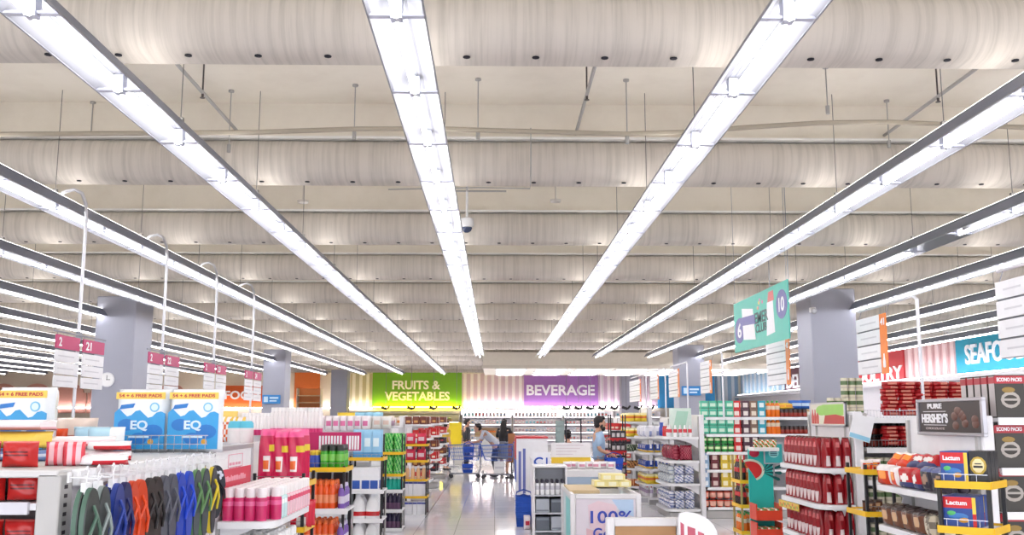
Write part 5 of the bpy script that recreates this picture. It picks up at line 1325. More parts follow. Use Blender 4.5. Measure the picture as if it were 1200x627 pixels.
for s in (-1, 1): MB().cbox(s*w-.006, s*w+.006, .02, .9, .6, zt2-.1, .002).obj('side_board', M(236, 236, 242, .4), t)
q = MB(); zc = PZ(541, 15.3)
pts = [(-.03+.07*math.cos(a), -.004, zc+.055*math.sin(a)) for a in [PI*.25+PI*1.5*i/14 for i in range(15)]]
q.tube(pts, .014, 0, 6); q.tube([(.08,-.004,zc-.06),(.08,-.004,zc+.06)], .012, 0, 6); q.obj('ring_logo', M(40, 84, 190, .4), t)
q = MB()
for i in range(5): q.box(-w+.02, -w+.05, -.002, 0, .5+i*.12, .58+i*.12)
q.obj('blue_print', M(90, 110, 190, .4), t)
PNK = soft('red_white_pack', .1, .16, .08, (236,226,230), (206,60,80))
for i in range(3): put(PNK, (PX(617, 15.9), 15.6+i*.12, .001), 'red and white pack on the floor between the board bins', 'pack', 'packs between the board bins', jit(.3), (1,1,1.2))
# promoter counter
PY = 17.0
c0_, c1_ = PX(646, PY), PX(692, PY)
t = thing('promo_counter', 'white promo counter with yellow foot strip before the person in white', 'counter', ((c0_+c1_)/2, PY, 0)); w = (c1_-c0_)/2
za, zb_ = PZ(536, PY), PZ(519, PY)
MB().cbox(-w, w, 0, .03, za, zb_, .004).obj('white_board', M(240, 236, 238, .4), t)
MB().cbox(-w, w, -.01, .03, PZ(543, PY), za-.001, .004).obj('yellow_strip', M(240, 200, 50, .4), t)
MB().cbox(-w, w, .03, .5, 0, PZ(543, PY), .01).obj('cabinet', M(232, 232, 236, .5), t)
q = MB()
for i in range(4): q.box(-w+.08, w-.12-.06*i, -.003, 0, zb_-.05-.05*i, zb_-.035-.05*i)
q.obj('faint_print', M(222, 210, 214, .4), t)
MTB = p_bottle1('teal_jar', [(.04,0,0),(.045,.01,0),(.045,.08,0),(.04,.1,1)], ((90,190,180),(236,236,236)), 10)
GRD = p_box('green_red_carton', .08, .1, .16, ((60,110,60),(200,50,50)), ((.1,.9,.5,.95,1),))
for i in range(3): put(GRD, (PX(631+i*5.6, 17.35), 17.3, PZ(543, 17.3)), 'green and red carton in the row on the pale side table', 'carton', 'green and red cartons')
put(p_box('side_table', .24, .4, PZ(543, 17.3)-.001, ((236,226,200),(240,196,60)), ((.0,1.,.9,.985,1),)), (PX(636.5, 17.3), 17.35, 0), 'pale side table with yellow edge next to the promo counter', 'table')
# two dark posts with pale panel behind
q0, q1 = PX(651, 19.4), PX(682, 19.4)
t = thing('panel_stand', 'stand of two dark posts with a grey green panel behind the counter', 'stand', ((q0+q1)/2, 19.4, 0)); w = (q1-q0)/2
for x in (PX(663.5,19.4), PX(681,19.4)): MB().cyl((x-(q0+q1)/2,0,0),(x-(q0+q1)/2,0,PZ(491,19.4)),.016).obj('post', M(50,50,60,.4), t)
MB().cbox(-w, PX(662.5,19.4)-(q0+q1)/2-.02, -.015, .015, PZ(525,19.4), PZ(493,19.4), .003).obj('panel', M(150, 170, 168, .5), t)
MB().cbox(-w, w, -.12, .12, 0, .03, .004).obj('foot', M(60,60,70,.4), t)
MB().cyl((PX(663.5,19.4)-(q0+q1)/2,0,PZ(492,19.4)),(PX(681,19.4)-(q0+q1)/2,0,PZ(492,19.4)),.012).obj('crossbar', M(50,50,60,.4), t)
# =================================================================== hanging aisle signs
MAG = M(190, 28, 100, .4); ORG = M(238, 130, 40, .4); PLATE = M(232, 232, 236, .4)
for k, (pp, num, num2) in enumerate(((89.5,'2','21'),(189,'2','22'),(250,'2','23'),(295,'2','24'))):
    X = -4.2; Yp = atX(pp, 430, X).y
    t = thing('aisle_sign', 'maroon headed aisle sign on a hooked pole, %s in the row past the pad packs' % ORD[k], 'aisle sign', (X, Yp, 0))
    MB().tube([(0,0,1.52),(0,0,3.72),(-.015,0,3.88),(-.06,0,3.99),(-.14,0,4.03),(-.23,0,4.01),(-.27,0,3.985)], .018, 0, 8).obj('pole', M(214,214,220,.35,.3), t)
    MB().tube([(.03,-.62,2.52),(.03,.62,2.52)], .009, 0, 6).obj('crossbar', GREY, t)
    MB().cbox(-.02,.03,-.03,.03,2.48,2.56,.005).obj('clamp', GREY, t)
    for s, nn in ((-1, num), (1, num2)):
        y0, y1 = (-.58, -.04) if s < 0 else (.04, .58)
        MB().cbox(.028,.04,y0,y1,2.36,2.49,.002).obj('header', MAG, t)
        for j in range(3): MB().cbox(.028,.04,y0,y1,2.235-j*.12,2.345-j*.12,.002).obj('plate', PLATE, t)
        q = MB()
        for j in range(3): q.box(.0401,.0412,y0+.06,y1-.12,2.285-j*.12,2.297-j*.12)
        q.obj('faint_print', M(206,206,212,.5), t)
        q = MB()
        for y in (y0+.03, y1-.03): q.cyl((.034,y,1.99),(.034,y,2.52),.004,0,5)
        q.obj('hanger', GREY, t)
        text(nn, (.0415, y0+.13 if len(nn) > 1 else y0+.09, 2.425), .13 if len(nn) > 1 else .06, .085, LETTER, t, (0,1,0))
for k, (pa, pb, num) in enumerate(((1225,1172,'40'),(1040,1005,'41'),(925,898,'42'),(833,820,'43'),(795,783,'44'),(771,761,'45'),(750,737,'46'))):
    X = 3.9; Yn = atX(pa, 400, X).y; ln = atX(pb, 400, X).y-Yn
    t = thing('aisle_sign', 'orange edged white aisle sign on a frame, %s along the ketchup side' % ORD[k], 'aisle sign', (X, Yn, 0))
    if k == 2:
        MB().tube([(.05,.0,2.84),(.05,ln,2.84)], .012, 0, 8).obj('frame', M(220,220,226,.35,.3), t)
        for y in (.1, ln-.1): MB().cyl((.05,y,2.84),(.05,y,BOT+.85),.006,0,6).obj('rod', GREY, t)
    elif k: MB().tube([(.05,-.62,1.71 if k < 4 else 1.602),(.05,-.62,2.80),(.05,-.55,2.84),(.05,ln+.05,2.84)], .017, 0, 8).obj('frame', M(220,220,226,.35,.3), t)
    else: MB().tube([(.05,-.62,2.0),(.05,-.62,2.80),(.05,-.55,2.84),(.05,ln+.05,2.84)], .017, 0, 8).obj('frame', M(220,220,226,.35,.3), t)
    MB().cbox(-.01, .002, 0, .16, 2.14, 2.74, .002).obj('orange_edge', ORG, t)
    text(num, (-.012, .08, 2.66), .1, .07, LETTER, t, (0,-1,0))
    q = MB(); q.lathe([(.02,2.2),(.035,2.21),(.035,2.26),(.02,2.3),(.015,2.34)], (-.0105,.08,0), 0, 8, .08, 1); q.obj('icon_print', LETTER, t)
    for j in range(4): MB().cbox(-.01, .002, .165, ln, 2.605-j*.15, 2.74-j*.15, .002).obj('plate', PLATE, t)
    MB().box(.003, .008, .17, ln-.005, 2.15, 2.73).obj('back_plate', M(110,112,120,.5), t)
    q = MB()
    for j in range(4): q.box(-.0115,-.0101,.25,ln-.12,2.665-j*.15,2.68-j*.15)
    q.obj('faint_print', M(206,206,212,.5), t)
    q = MB()
    for y in (.03, ln-.03): q.cyl((.005,y,2.72),(.05,y,2.84),.004,0,5)
    q.obj('hanger', GREY, t)
# teal banner
n_, f_ = atX(923, 327, 3.3), atX(860, 355, 3.3)
yb0, yb1 = n_.y, f_.y
bt = n_.z; bb = bt-.67
t = thing('hanging_banner', 'teal promo banner with purple circles hanging from the ceiling before the grey column', 'banner', (3.3, yb0, bb))
L_ = yb1-yb0; H_ = bt-bb
MB().cbox(-.006, .006, 0, L_, 0, H_, .002).obj('board', M(66, 188, 170, .4), t)
q = MB(); C = lambda y, z, r, ry=None: [(y+(ry or r)*math.cos(a*PI/10), z+r*math.sin(a*PI/10)) for a in range(20)]
q.prism(C(L_*.88, H_*.42, .17, .26), -.0085, -.006, 0, 'yz'); q.prism(C(L_*.10, H_*.62, .17, .22), -.0085, -.006, 0, 'yz')
q.prism([(L_*.80,.14),(L_*.56,.10),(L_*.60,.50),(L_*.82,.56)], -.010, -.0086, 1, 'yz')
q.prism([(L_*.82,.33),(L_*.56,.30),(L_*.57,.42),(L_*.83,.44)], -.011, -.0101, 0, 'yz')
q.prism([(L_*.22,.12),(L_*.36,.10),(L_*.34,.50),(L_*.24,.52)], -.0085, -.006, 1, 'yz')
q.prism([(L_*.22,.50),(L_*.33,.50),(L_*.31,.62),(L_*.23,.62)], -.0087, -.006, 2, 'yz')
for a in range(5): q.prism(C(L_*(.47+.05*math.sin(a*2.2)), H_*.78+.05*math.cos(a*2.5), .022, .03), -.0085, -.006, 3+a % 2, 'yz')
q.obj('banner_print', mm((70, 66, 150),(232, 232, 236),(206, 92, 90),(226,120,170),(240,206,90)), t)
text('6', (-.0095, L_*.88, H_*.42), .2, .2, LETTER, t, (0,-1,0)); text('10', (-.0095, L_*.10, H_*.62), .22, .17, LETTER, t, (0,-1,0))
text('EMER', (-.0075, L_*.45, H_*.54), .62, .14, M(24,60,70,.4,0,0), t, (0,-1,0)); text('CLUB', (-.0075, L_*.46, H_*.34), .5, .11, M(24,60,70,.4,0,0), t, (0,-1,0))
for y in (.06, L_-.06): MB().cyl((0,y,H_),(0,y,BOT+.85-bb),.0035,0,5).obj('wire', GREY, t)
# clock, small blue plates
p = at(126, 445, 20.5)
t = thing('wall_clock', 'round white wall clock on the first grey column', 'clock', (p.x, 20.5, p.z))
m = MB(); m.cyl((0,-.001,0),(0,-.04,0),.15,0,20); m.obj('case', M(226,226,230,.4), t)
m = MB(); m.cyl((0,-.041,0),(0,-.043,0),.128,0,20); m.obj('face', M(240,240,240,.4), t)
m = MB(); m.box(-.006,.006,-.046,-.0431,-.01,.09); m.box(-.01,.07,-.049,-.0462,-.006,.006); m.obj('hand', BLACK, t)
for px, py, Y, lab in ((318, 468, 36.45, 'small blue plate on the second grey column'), (810, 458, 33.95, 'small blue plate on the grey column behind the orange edged signs')):
    p = at(px, py, Y); t = thing('column_plate', lab, 'sign', p); MB().cbox(-.33,.33,-.03,0,-.16,.16,.004).obj('plate', M(44,130,200,.4), t)
    q = MB(); q.box(-.27,-.12,-.034,-.03,-.1,.1); q.box(-.06,.26,-.034,-.03,.02,.08); q.box(-.06,.2,-.034,-.03,-.08,-.03); q.obj('print', M(200,226,242,.4), t)
p = at(947, 363, 18.9)
t = thing('column_camera', 'small white camera on the grey column beside the banner', 'camera', (p.x+.1, 19.0, p.z))
m = MB(); m.cbox(-.05,.05,-.12,-.001,-.05,.05,.008); m.obj('housing', WHITE, t); m = MB(); m.sphere((0,-.14,-.03),.06); m.obj('dome', M(180,182,190,.2), t)
# =================================================================== people
def skin_mesh(name, verts, edges, radii, mats, root=0, sub=1):
    bm = bmesh.new(); L = bm.verts.layers.skin.verify()
    vs = []
    for i, v in enumerate(verts):
        q = bm.verts.new(v); r = radii[i]; q[L].radius = (r, r) if not hasattr(r, '__len__') else r
        q[L].use_root = i in (root if hasattr(root, '__len__') else (root,)); vs.append(q)
    for a, b_ in edges: bm.edges.new((vs[a], vs[b_]))
    me = bpy.data.meshes.new('tmp'); bm.to_mesh(me); bm.free()
    o = bpy.data.objects.new('tmp', me); COL.objects.link(o)
    m = o.modifiers.new('skin', 'SKIN'); m.use_smooth_shade = True
    if sub: s_ = o.modifiers.new('sub', 'SUBSURF'); s_.levels = sub; s_.render_levels = sub
    dg = bpy.context.evaluated_depsgraph_get()
    out = bpy.data.meshes.new_from_object(o.evaluated_get(dg))
    bpy.data.objects.remove(o); bpy.data.meshes.remove(me)
    out.name = name; out.materials.clear()
    for q in (mats if isinstance(mats, list) else [mats]): out.materials.append(q)
    out.polygons.foreach_set('use_smooth', [True]*len(out.polygons))
    return out
SKIN_M = M(206, 158, 132, .5, 0, .04, 20); HAIR_M = M(26, 22, 24, .55)
def person(label, loc, rz, J, shirt, legs, shirt_sleeve=.75, hair='short', female=False, beard=False, skirt=None, lean_head=(0,-.02), sc=1., group=None):
    """J: joints in the person's own space (front = -Y): pelvis, chest, neck, head, and l_/r_ shoulder, elbow, wrist, hip, knee, ankle"""
    t = thing('person', label, 'person', loc, rz, group); t.scale = (sc, sc, sc)
    V = lambda k: Vector(J[k])
    names = ['pelvis','waist','chest','neck','head']
    J['waist'] = tuple((V('pelvis')*.5+V('chest')*.5))
    vs = [V(n) for n in names]; rs = [(.15,.11),(.13,.10),(.155,.105),(.055,.055),(.06,.07)]
    ed = [(0,1),(1,2),(2,3),(3,4)]
    def add(v, r, par): vs.append(Vector(v)); rs.append(r); ed.append((par, len(vs)-1)); return len(vs)-1
    hd = {}
    for s in 'lr':
        a = add(V(s+'_shoulder'), .062, 2); a = add(V(s+'_elbow'), .042, a); a = add(V(s+'_wrist'), .028, a)
        d = (V(s+'_wrist')-V(s+'_elbow')).normalized(); palm = V(s+'_wrist')+d*.07
        a = add(palm, (.04,.022), a); hd[s] = (palm, d)
        h = add(V(s+'_hip'), .09, 0); h = add(V(s+'_knee'), .058, h); h = add(V(s+'_ankle'), .04, h); h = add(V(s+'_ankle')+Vector((0,-.15,-.05)), .035, h)
    roots = [0]
    for s in 'lr':                                  # five separate fingers rooted inside each palm
        palm, d = hd[s]; side = d.cross(Vector((0,0,1)) if abs(d.z) < .9 else Vector((0,1,0))).normalized(); curl = side.cross(d).normalized()
        if curl.z > 0: curl = -curl
        for k in range(5):
            th = k == 4
            b0 = palm + side*((-.024+.016*k) if not th else .03) - d*(.03 if th else 0)
            ln = (.032,.038,.036,.028,.03)[k]; dd = (d+side*.8).normalized() if th else d
            i0 = len(vs); vs.extend([b0, b0+dd*ln+curl*.006, b0+dd*ln*1.55+curl*.03]); rs.extend([.0095,.009,.008]); ed.extend([(i0,i0+1),(i0+1,i0+2)]); roots.append(i0)
    body = skin_mesh('body', vs, ed, rs, SKIN_M, roots)
    # head shape with nose, ears
    hm = MB(); H = V('head'); hm.sphere(H+Vector((0,-.005,.045)), (.076,.094,.115), 0, 16, 12)
    hm.sphere(H+Vector((0,-.035,-.035)), (.052,.058,.055), 0, 12, 8)
    hm.cyl(H+Vector((0,-.092,.06)), H+Vector((0,-.113,.018)), .009, 0, 8, .016)
    for s in (-1,1): hm.sphere(H+Vector((s*.077,.005,.03)), (.012,.022,.032), 0, 8, 6)
    bm = bmesh.new(); bm.from_mesh(body); tm = hm.mesh('t', SKIN_M, 60); bm.from_mesh(tm); bm.to_mesh(body); bm.free()
    body.polygons.foreach_set('use_smooth', [True]*len(body.polygons))
    link('body', body, t)
    q = MB()
    for s in (-1,1): q.sphere(H+Vector((s*.030,-.090,.05)), (.012,.008,.007), 0, 8, 6); q.sphere(H+Vector((s*.031,-.089,.072)), (.020,.008,.005), 0, 8, 5)
    q.obj('eyes', M(40,30,30,.3), t)
    MB().sphere(H+Vector((0,-.091,-.03)), (.024,.007,.007), 0, 8, 5).obj('mouth', M(160,90,86,.5), t)
    q = MB()
    q.sphere(H+Vector((0,.020,.085)), (.090,.098,.095), 0, 14, 10)
    if hair == 'short': q.sphere(H+Vector((0,.045,.03)), (.082,.07,.085), 0, 12, 8); q.sphere(H+Vector((0,-.05,.135)), (.065,.055,.04), 0, 12, 6)
    if hair == 'long':
        q.sphere(H+Vector((0,.05,-.02)), (.10,.07,.16), 0, 14, 10); q.lathe([(.02,-.46),(.11,-.42),(.14,-.28),(.12,-.1),(.09,.05)], H+Vector((0,.075,-.0)), 0, 12, 1, .5)
    q.obj('hair', HAIR_M, t)
    if beard:
        q = MB(); q.sphere(H+Vector((0,-.048,-.055)), (.058,.060,.05), 0, 12, 8); 
        for s in (-1,1): q.sphere(H+Vector((s*.06,-.02,-.015)), (.018,.03,.05), 0, 8, 6)
        q.obj('beard', HAIR_M, t)
    # shirt
    vs = [V('pelvis')+Vector((0,0,-.03)), V('pelvis')+Vector((0,0,.06)), V('waist'), V('chest'), V('neck')*.75+V('chest')*.25]; rs = [(.172,.132),(.168,.13),(.16,.128),(.182,.132),(.08,.07)]
    ed = [(0,1),(1,2),(2,3),(3,4)]
    for s in 'lr':
        vs.append(V(s+'_shoulder')); rs.append(.080); ed.append((3, len(vs)-1))
        e = V(s+'_elbow'); a = V(s+'_shoulder')
        end = a.lerp(e, min(1, shirt_sleeve)); vs.append(end); rs.append(.062); ed.append((len(vs)-2, len(vs)-1))
        if shirt_sleeve > 1: vs.append(e.lerp(V(s+'_wrist'), shirt_sleeve-1)); rs.append(.05); ed.append((len(vs)-2, len(vs)-1))
    link('shirt', skin_mesh('shirt', vs, ed, rs, shirt, 2), t)
    # trousers or skirt
    if skirt:
        P = V('pelvis'); m = MB(); m.lathe([(.16,.12),(.19,0),(.21,-.2),(.22,-.42),(.19,-.42)], P, 0, 16, 1, .8); m.obj('skirt', skirt, t)
    else:
        vs = [V('pelvis')+Vector((0,0,.04)), V('pelvis')+Vector((0,0,-.05))]; rs = [(.162,.122),(.155,.12)]; ed = [(0,1)]
        for s in 'lr':
            vs.append(V(s+'_hip')); rs.append(.098); ed.append((1, len(vs)-1))
            vs.append(V(s+'_knee')); rs.append(.075); ed.append((len(vs)-2, len(vs)-1)); vs.append(V(s+'_ankle')+Vector((0,0,.03))); rs.append(.06); ed.append((len(vs)-2, len(vs)-1))
        link('trousers', skin_mesh('trousers', vs, ed, rs, legs, 0), t)
    q = MB()
    for s in 'lr':
        a = V(s+'_ankle'); q.sphere(a+Vector((0,-.06,-.045)), (.045,.13,.045), 0, 12, 8)
    q.obj('shoes', M(40,40,48,.4), t)
    return t
def stand(**k):
    J = dict(pelvis=(0,0,.93), chest=(0,.01,1.28), neck=(0,.015,1.46), head=(0,-.01,1.56),
             l_shoulder=(.185,.01,1.40), l_elbow=(.225,.04,1.12), l_wrist=(.22,-.06,.88), r_shoulder=(-.185,.01,1.40), r_elbow=(-.225,.04,1.12), r_wrist=(-.22,-.06,.88),
             l_hip=(.09,0,.87), l_knee=(.1,-.02,.50), l_ankle=(.1,.02,.09), r_hip=(-.09,0,.87), r_knee=(-.1,-.02,.50), r_ankle=(-.1,.02,.09))
    J.update(k); return J
MANY = 18.5; MX = PX(702, MANY)
mt = person('bearded person in pale blue shirt holding a blue basket', (MX, MANY, 0), PI/2+.12,
    stand(r_elbow=(-.25,.06,1.13), r_wrist=(-.22,-.19,1.03), l_elbow=(.23,.0,1.13), l_wrist=(.18,-.22,1.05), head=(0,-.02,1.565)), M(164, 192, 222, .6, 0, .1, 14), M(34, 36, 50, .6), .9, 'short', beard=True, sc=1.0)
# basket hanging on his forearm
BSK2 = basket(.22, .30, .40, (34, 86, 206))
put(BSK2, (MX+.24, MANY-.19, PZ(551, MANY)), 'blue shopping basket hanging from the arm of the bearded person', 'basket', None, .1, (1,.8,1.0))
PWX, PWY = PX(666, 20.4), 20.6
person('person in white seen from behind at the promo counter', (PWX, PWY, 0), PI+.3, stand(), M(236, 230, 234, .6), M(70, 70, 90, .6), .8, 'short', sc=.845)
C1Y = 29.4
person('person in white and grey bending over a shopping cart', (PX(575, C1Y), C1Y, 0), -PI/2-.1,
    stand(pelvis=(0,.16,.92), chest=(0,-.12,1.20), neck=(0,-.28,1.32), head=(0,-.38,1.37), l_shoulder=(.185,-.17,1.27), r_shoulder=(-.185,-.17,1.27), l_elbow=(.22,-.30,1.03), r_elbow=(-.22,-.30,1.03), l_wrist=(.18,-.52,.98), r_wrist=(-.18,-.52,.98), l_hip=(.09,.16,.86), r_hip=(-.09,.16,.86), l_knee=(.1,.08,.48), r_knee=(-.1,.12,.48), l_ankle=(.1,.18,.09), r_ankle=(-.1,.14,.09)),
    M(200, 204, 214, .6, 0, .25, 30), M(36, 36, 50, .6), .85, 'short')
person('person with long black hair, black top and grey skirt, seen from behind', (PX(591, C1Y+.3), C1Y+.3, 0), PI-.5,
    stand(r_elbow=(-.26,-.08,1.13), r_wrist=(-.26,-.30,1.0), l_elbow=(.27,-.02,1.12), l_wrist=(.3,-.22,.98)), M(30, 28, 36, .6), M(30,30,40), .9, 'long', True, skirt=M(130, 134, 146, .6), sc=.97)
person('person in dark clothes far down the aisle behind the carts', (PX(547, 34), 34, 0), 1.9, stand(), M(46, 48, 52, .6), M(40,40,48), 1.6, 'short', sc=.97)
person('person with dark hair standing behind the red end displays', (PX(523, 33), 33, 0), 2.2, stand(), M(206, 170, 60, .6), M(60,60,70), .9, 'short', sc=.92)

# =================================================================== carts
def cart_parts():
    parts = []
    b = MB()
    for s in (-1, 1):
        b.tube([(-.42,s*.24,.12),(.40,s*.20,.12)], .012); b.tube([(.40,s*.20,.12),(.46,s*.24,.3),(.44,s*.27,1.0)], .012); b.tube([(-.42,s*.24,.12),(-.44,s*.24,.22)], .012)
        b.tube([(.43,s*.26,.60),(-.30,s*.22,.62)], .010)
    b.tube([(-.42,-.24,.12),(-.42,.24,.12)], .012); b.tube([(.40,-.2,.12),(.40,.2,.12)], .012)
    for i in range(7): b.tube([(-.40+i*.12,-.22,.14),(-.40+i*.12,.22,.14)], .005, 0, 4)
    parts.append(('frame', b.mesh('frame', M(150,154,164,.3,.7), 40)))
    b = MB()
    A = [(-.36,-.2,.52),(.38,-.22,.50),(.38,.22,.50),(-.36,.2,.52)]; B = [(-.50,-.27,.92),(.44,-.28,.96),(.44,.28,.96),(-.50,.27,.92)]
    for i in range(4):
        a0,a1,b0,b1 = Vector(A[i]),Vector(A[(i+1)%4]),Vector(B[i]),Vector(B[(i+1)%4]); n = 14 if i % 2 == 0 else 9
        for k in range(n+1): b.cyl(a0.lerp(a1,k/n), b0.lerp(b1,k/n), .0045, 0, 4)
        for t_ in (0,.25,.5,.75,1): b.tube([a0.lerp(b0,t_),a1.lerp(b1,t_)], .006 if t_ < 1 else .011, 0, 4)
    for k in range(9): b.cyl(Vector(A[0]).lerp(Vector(A[1]),k/8), Vector(A[3]).lerp(Vector(A[2]),k/8), .004, 0, 4)
    parts.append(('wire_basket', b.mesh('wire_basket', M(64,104,190,.35,.2), 40)))
    b = MB(); b.cyl((.46,-.28,1.02),(.46,.28,1.02),.018,0,8); b.box(.40,.42,-.24,.24,.62,.92); b.box(-.47,-.45,-.2,.2,.6,.86); parts.append(('blue_panel', b.mesh('blue_panel', M(36,80,200,.35), 40)))
    return parts
CP = cart_parts()
WH = MB(); WH.cyl((0,-.012,.06),(0,.012,.06),.058,0,14); WH.box(-.012,.012,-.02,-.013,.05,.13); WH.box(-.012,.012,.013,.02,.05,.13)
WHM = WH.mesh('wheel', M(40,40,46,.4), 30)
def cart(loc, rz, label, extra=0):
    t = thing('shopping_cart', label, 'shopping cart', loc, rz, 'shopping carts')
    for n_, me in CP: link(n_, me, t)
    for x in (-.40, .38):
        for y in (-.22, .22): link('wheel', WHM, t, (x, y, .0))
    return t
cart((PX(545, C1Y-.5), C1Y-.5, 0), .08, 'shopping cart with blue basket, pushed by the bending person')
put(BSK2, (PX(548, C1Y-.5), C1Y-.5, .155), 'blue shopping basket on the lower tray of the cart by the bending person', 'basket', None, .1, (1,.8,1))
put(BSK2, (PX(549, C1Y-.5), C1Y-.5, .53), 'blue shopping basket inside the cart by the bending person', 'basket', None, .1, (1,.8,1.5))
cart((PX(583.5, C1Y-.95), C1Y-.95, 0), -.05, 'shopping cart with blue basket in front of the person with long hair')
put(p_box('white_carton', .3, .3, .32, ((236,236,238),(210,210,216)), ((.1,.9,.4,.6,1),)), (PX(585, C1Y-.95), C1Y-.95, .155), 'white carton on the lower tray of the cart before the long haired person', 'carton')
t = thing('board_stand', 'narrow brown board on a dark post beside the carts', 'stand', (PX(599.5, C1Y-.6), C1Y-.6, 0))
MB().cbox(-.10,.10,-.015,.015,PZ(542,C1Y-.6),PZ(508,C1Y-.6),.004).obj('board', M(176,116,72,.5), t)
MB().cyl((0,.025,0),(0,.025,PZ(520,C1Y-.6)),.018).obj('post', BLACK, t); MB().cbox(-.18,.18,-.1,.12,0,.03,.004).obj('foot', BLACK, t)

# =================================================================== far background: chillers, produce, spot lamps
def far_shelf(label, px0, px1, Yf, dep, h, zs, wall=M(236,234,238,.4), base=.2):
    x0, x1 = PX(px0, Yf), PX(px1, Yf)
    t = thing('wall_chiller', label, 'chiller', ((x0+x1)/2, Yf, 0)); w = (x1-x0)/2
    MB().box(-w, w, dep-.05, dep, 0, h).obj('back_panel', wall, t); MB().cbox(-w, w, 0, dep-.05, 0, base, .02).obj('base', M(214,214,220,.4), t)
    for s in (-1, 1):
        a0, a1 = sorted((s*w, s*(w-.04))); MB().box(a0, a1, .05, dep-.05, base, h).obj('side_panel', WHITE, t)
    for z in zs:
        so = MB().box(-w+.05, w-.05, .1, dep-.051, z-.03, z).obj('shelf', WHITE, t)
        MB().box(-w+.06, w-.06, .1, .16, z-.05, z-.0305).obj('shelf_lamp', M(255, 246, 250, .5, 0, 0, 9, 3.), so)
    return x0, x1
PAST = [((236,236,240),(120,190,206)),((206,226,226),(226,120,120)),((240,230,226),(206,180,190)),((236,220,200),(140,170,206)),((200,206,220),(240,240,240)),((226,190,190),(240,240,236))]
FARP = [p_box('small_carton', .16, .14, .24, c, ((.15,.85,.2,.7,1),)) for c in PAST]
COLN = ['white and teal','pale green and red','cream','tan and blue','pale grey','pale pink']
k_ = 0
for a, b_, nm in ((541, 600, 'first'), (601, 660, 'second'), (661, 720, 'third'), (721, 775, 'fourth')):
    zs = [.45, .9, 1.35, 1.8]
    x0, x1 = far_shelf('white wall chiller below the beverage sign, %s from the green sign' % nm, a, b_, 58.3, 1.2, 2.1, zs)
    for z in zs:
        n = int((x1-x0-.3)/.21)
        for i in range(n):
            c = (i//3 + int(z*7) + k_) % 6
            put(FARP[c], (x0+.2+i*.21, 58.55, z+.001), '%s carton on the %s tier of the %s wall chiller' % (COLN[c], {.45:'low',.9:'second',1.35:'third',1.8:'top'}[z], nm), 'carton', '%s cartons, %s chiller, %.2f tier' % (COLN[c], nm, z))
    k_ += 2
zs = [.5, 1.0, 1.5]
x0, x1 = far_shelf('pale wall shelf below the green sign', 437, 538, 58.3, 1.2, 1.9, zs, M(206,206,190,.5))
PRC = [(226,120,40),(90,150,60),(206,40,40),(236,206,70),(120,60,120),(180,200,120)]; PRN = ['orange','green','red','yellow','purple','pale green']
def produce_crate(c):
    b = MB(); b.box(-.25,.25,-.18,.18,0,.02); 
    for z in (.02,.09): 
        for s in (-1,1): b.box(-.25,.25,s*.18-.01,s*.18+.01,z,z+.055); b.box(s*.25-.01,s*.25+.01,-.18,.18,z,z+.055)
    return b
CRB = produce_crate(0).mesh('crate', M(180,150,110,.6))
CRM_ = []
for c in PRC:
    b = MB(); random.seed(4)
    for i in range(5):
        for j in range(4): b.sphere((-.2+i*.1+jit(.01), -.13+j*.087+jit(.01), .12+jit(.015)), .05, 0, 7, 5)
    for i in range(4):
        for j in range(3): b.sphere((-.15+i*.1, -.09+j*.09, .19+jit(.01)), .05, 0, 7, 5)
    CRM_.append(b.mesh('produce', M(*c, .45)))
def crate(loc, c, label, group=None):
    t = thing('produce_crate', label, 'crate', loc, jit(.06), group); link('crate', CRB, t); o = link('produce', CRM_[c], t); o['kind'] = 'stuff'
for zi, z in enumerate(zs):
    n = int((x1-x0-.3)/.56)
    for i in range(n): c = (i+zi*2) % 6; crate((x0+.4+i*.56, 58.65, z+.001), c, 'crate of %s produce on the %s wall tier below the green sign' % (PRN[c], ('low','middle','top')[zi]), '%s crates on the %s wall tier' % (PRN[c], ('low','middle','top')[zi]))
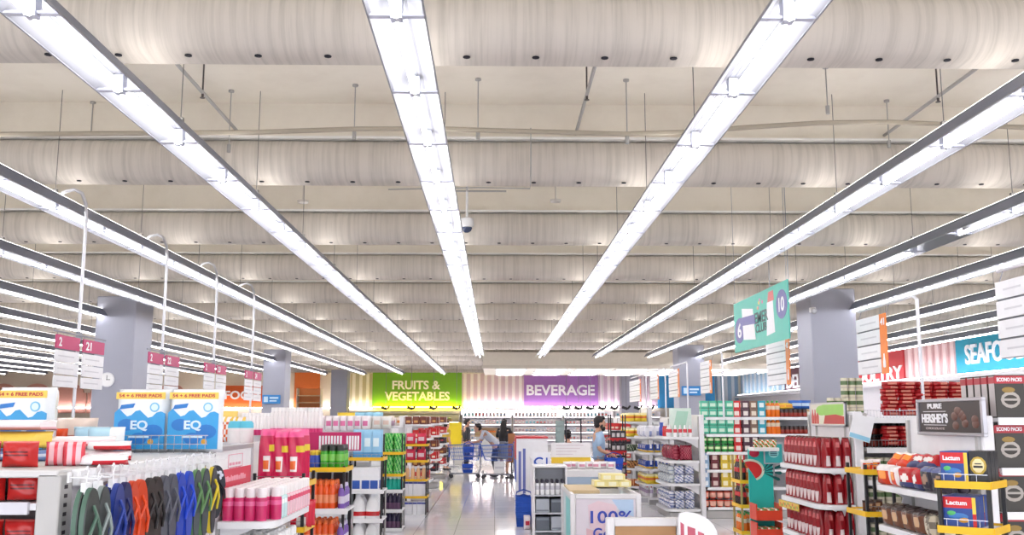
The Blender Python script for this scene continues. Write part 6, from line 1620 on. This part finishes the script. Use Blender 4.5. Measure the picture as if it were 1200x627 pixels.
for k, (pa, pb, Yt) in enumerate(((470, 512, 50), (505, 540, 46), (520, 545, 41), (528, 548, 37), (440, 480, 54), (556, 590, 50))):
    x0, x1 = PX(pa, Yt), PX(pb, Yt)
    t = thing('produce_table', 'low produce table heaped with crates under the green sign, %s of the tables' % ORD[k], 'table', ((x0+x1)/2, Yt, 0)); w = (x1-x0)/2
    MB().cbox(-w, w, -.02, 1.0, .78, .84, .01).obj('table_top', M(190,160,120,.5), t); MB().cbox(-w+.08, w-.08, .06, .92, 0, .779, .01).obj('cabinet', M(200,200,196,.5), t)
    MB().cbox(-w, w, .44, .50, .841, 1.22, .005).obj('riser', M(150,120,90,.5), t); 
    n = max(1, int((x1-x0)/.56))
    for i in range(n):
        c = (i+k) % 6
        crate((x0+.3+i*.56, Yt+.2, .841), c, 'crate of %s produce, front of the %s produce table' % (PRN[c], ORD[k]), '%s crates front of table %d' % (PRN[c], k+1))
        crate((x0+.3+i*.56, Yt+.74, .841), (c+2) % 6, 'crate of %s produce, back of the %s produce table' % (PRN[(c+2)%6], ORD[k]), '%s crates back of table %d' % (PRN[(c+2)%6], k+1))
# yellow sign in the produce corner
t = thing('floor_sign', 'tall yellow sign board at the entrance of the produce corner', 'sign', (PX(532, 35.5), 35.5, 0)); MB().cbox(-.26,.26,-.02,.02,.7,1.55,.004).obj('board', M(240,214,40,.4), t); MB().cyl((0,0.03,0),(0,.03,1.2),.02).obj('post', GREY, t); MB().cbox(-.2,.2,-.12,.12,0,.03,.004).obj('foot', GREY, t)
for k, px in enumerate((452, 482, 508, 535, 664, 678, 692, 706, 720, 734, 748, 762)):
    p = at(px, 477, 50)
    t = thing('track_spotlight', 'black spot lamp hanging before the %s sign, %s in its row' % ('green' if k < 4 else 'beverage', ORD[k if k < 4 else k-4]), 'spot lamp', p, 0, 'black spot lamps')
    m = MB(); m.cyl((-.22,0,0),(.06,0,-.1),.07,0,10); m.cyl((.06,0,-.1),(.2,.02,.06),.05,0,8); m.obj('lamp_head', BLACK, t)
    m = MB(); m.cyl((0,0,0),(0,0,BOT+.85-p.z),.012,0,6); m.obj('rod', M(120,120,124,.5), t)
# orange shelf bays beside the second column, far away
x0, x1 = PX(346, 57), PX(374, 57)
t = thing('stock_shelf', 'orange back shelf bay between two grey columns', 'shelf', ((x0+x1)/2, 57, 0)); w = (x1-x0)/2
for z in (2.2, 2.6, 3.0): MB().box(-w, w, 0, .6, z-.05, z).obj('shelf', M(230,200,160,.5), t)
for s in (-1,1): MB().box(s*w-.03, s*w+.03, 0, .6, 0, 3.4).obj('post', M(236,226,216,.5), t)
MB().box(-w, w, .55, .6, 0, 3.4).obj('back_panel', M(236,150,90,.5), t)
bpy.context.view_layer.update()
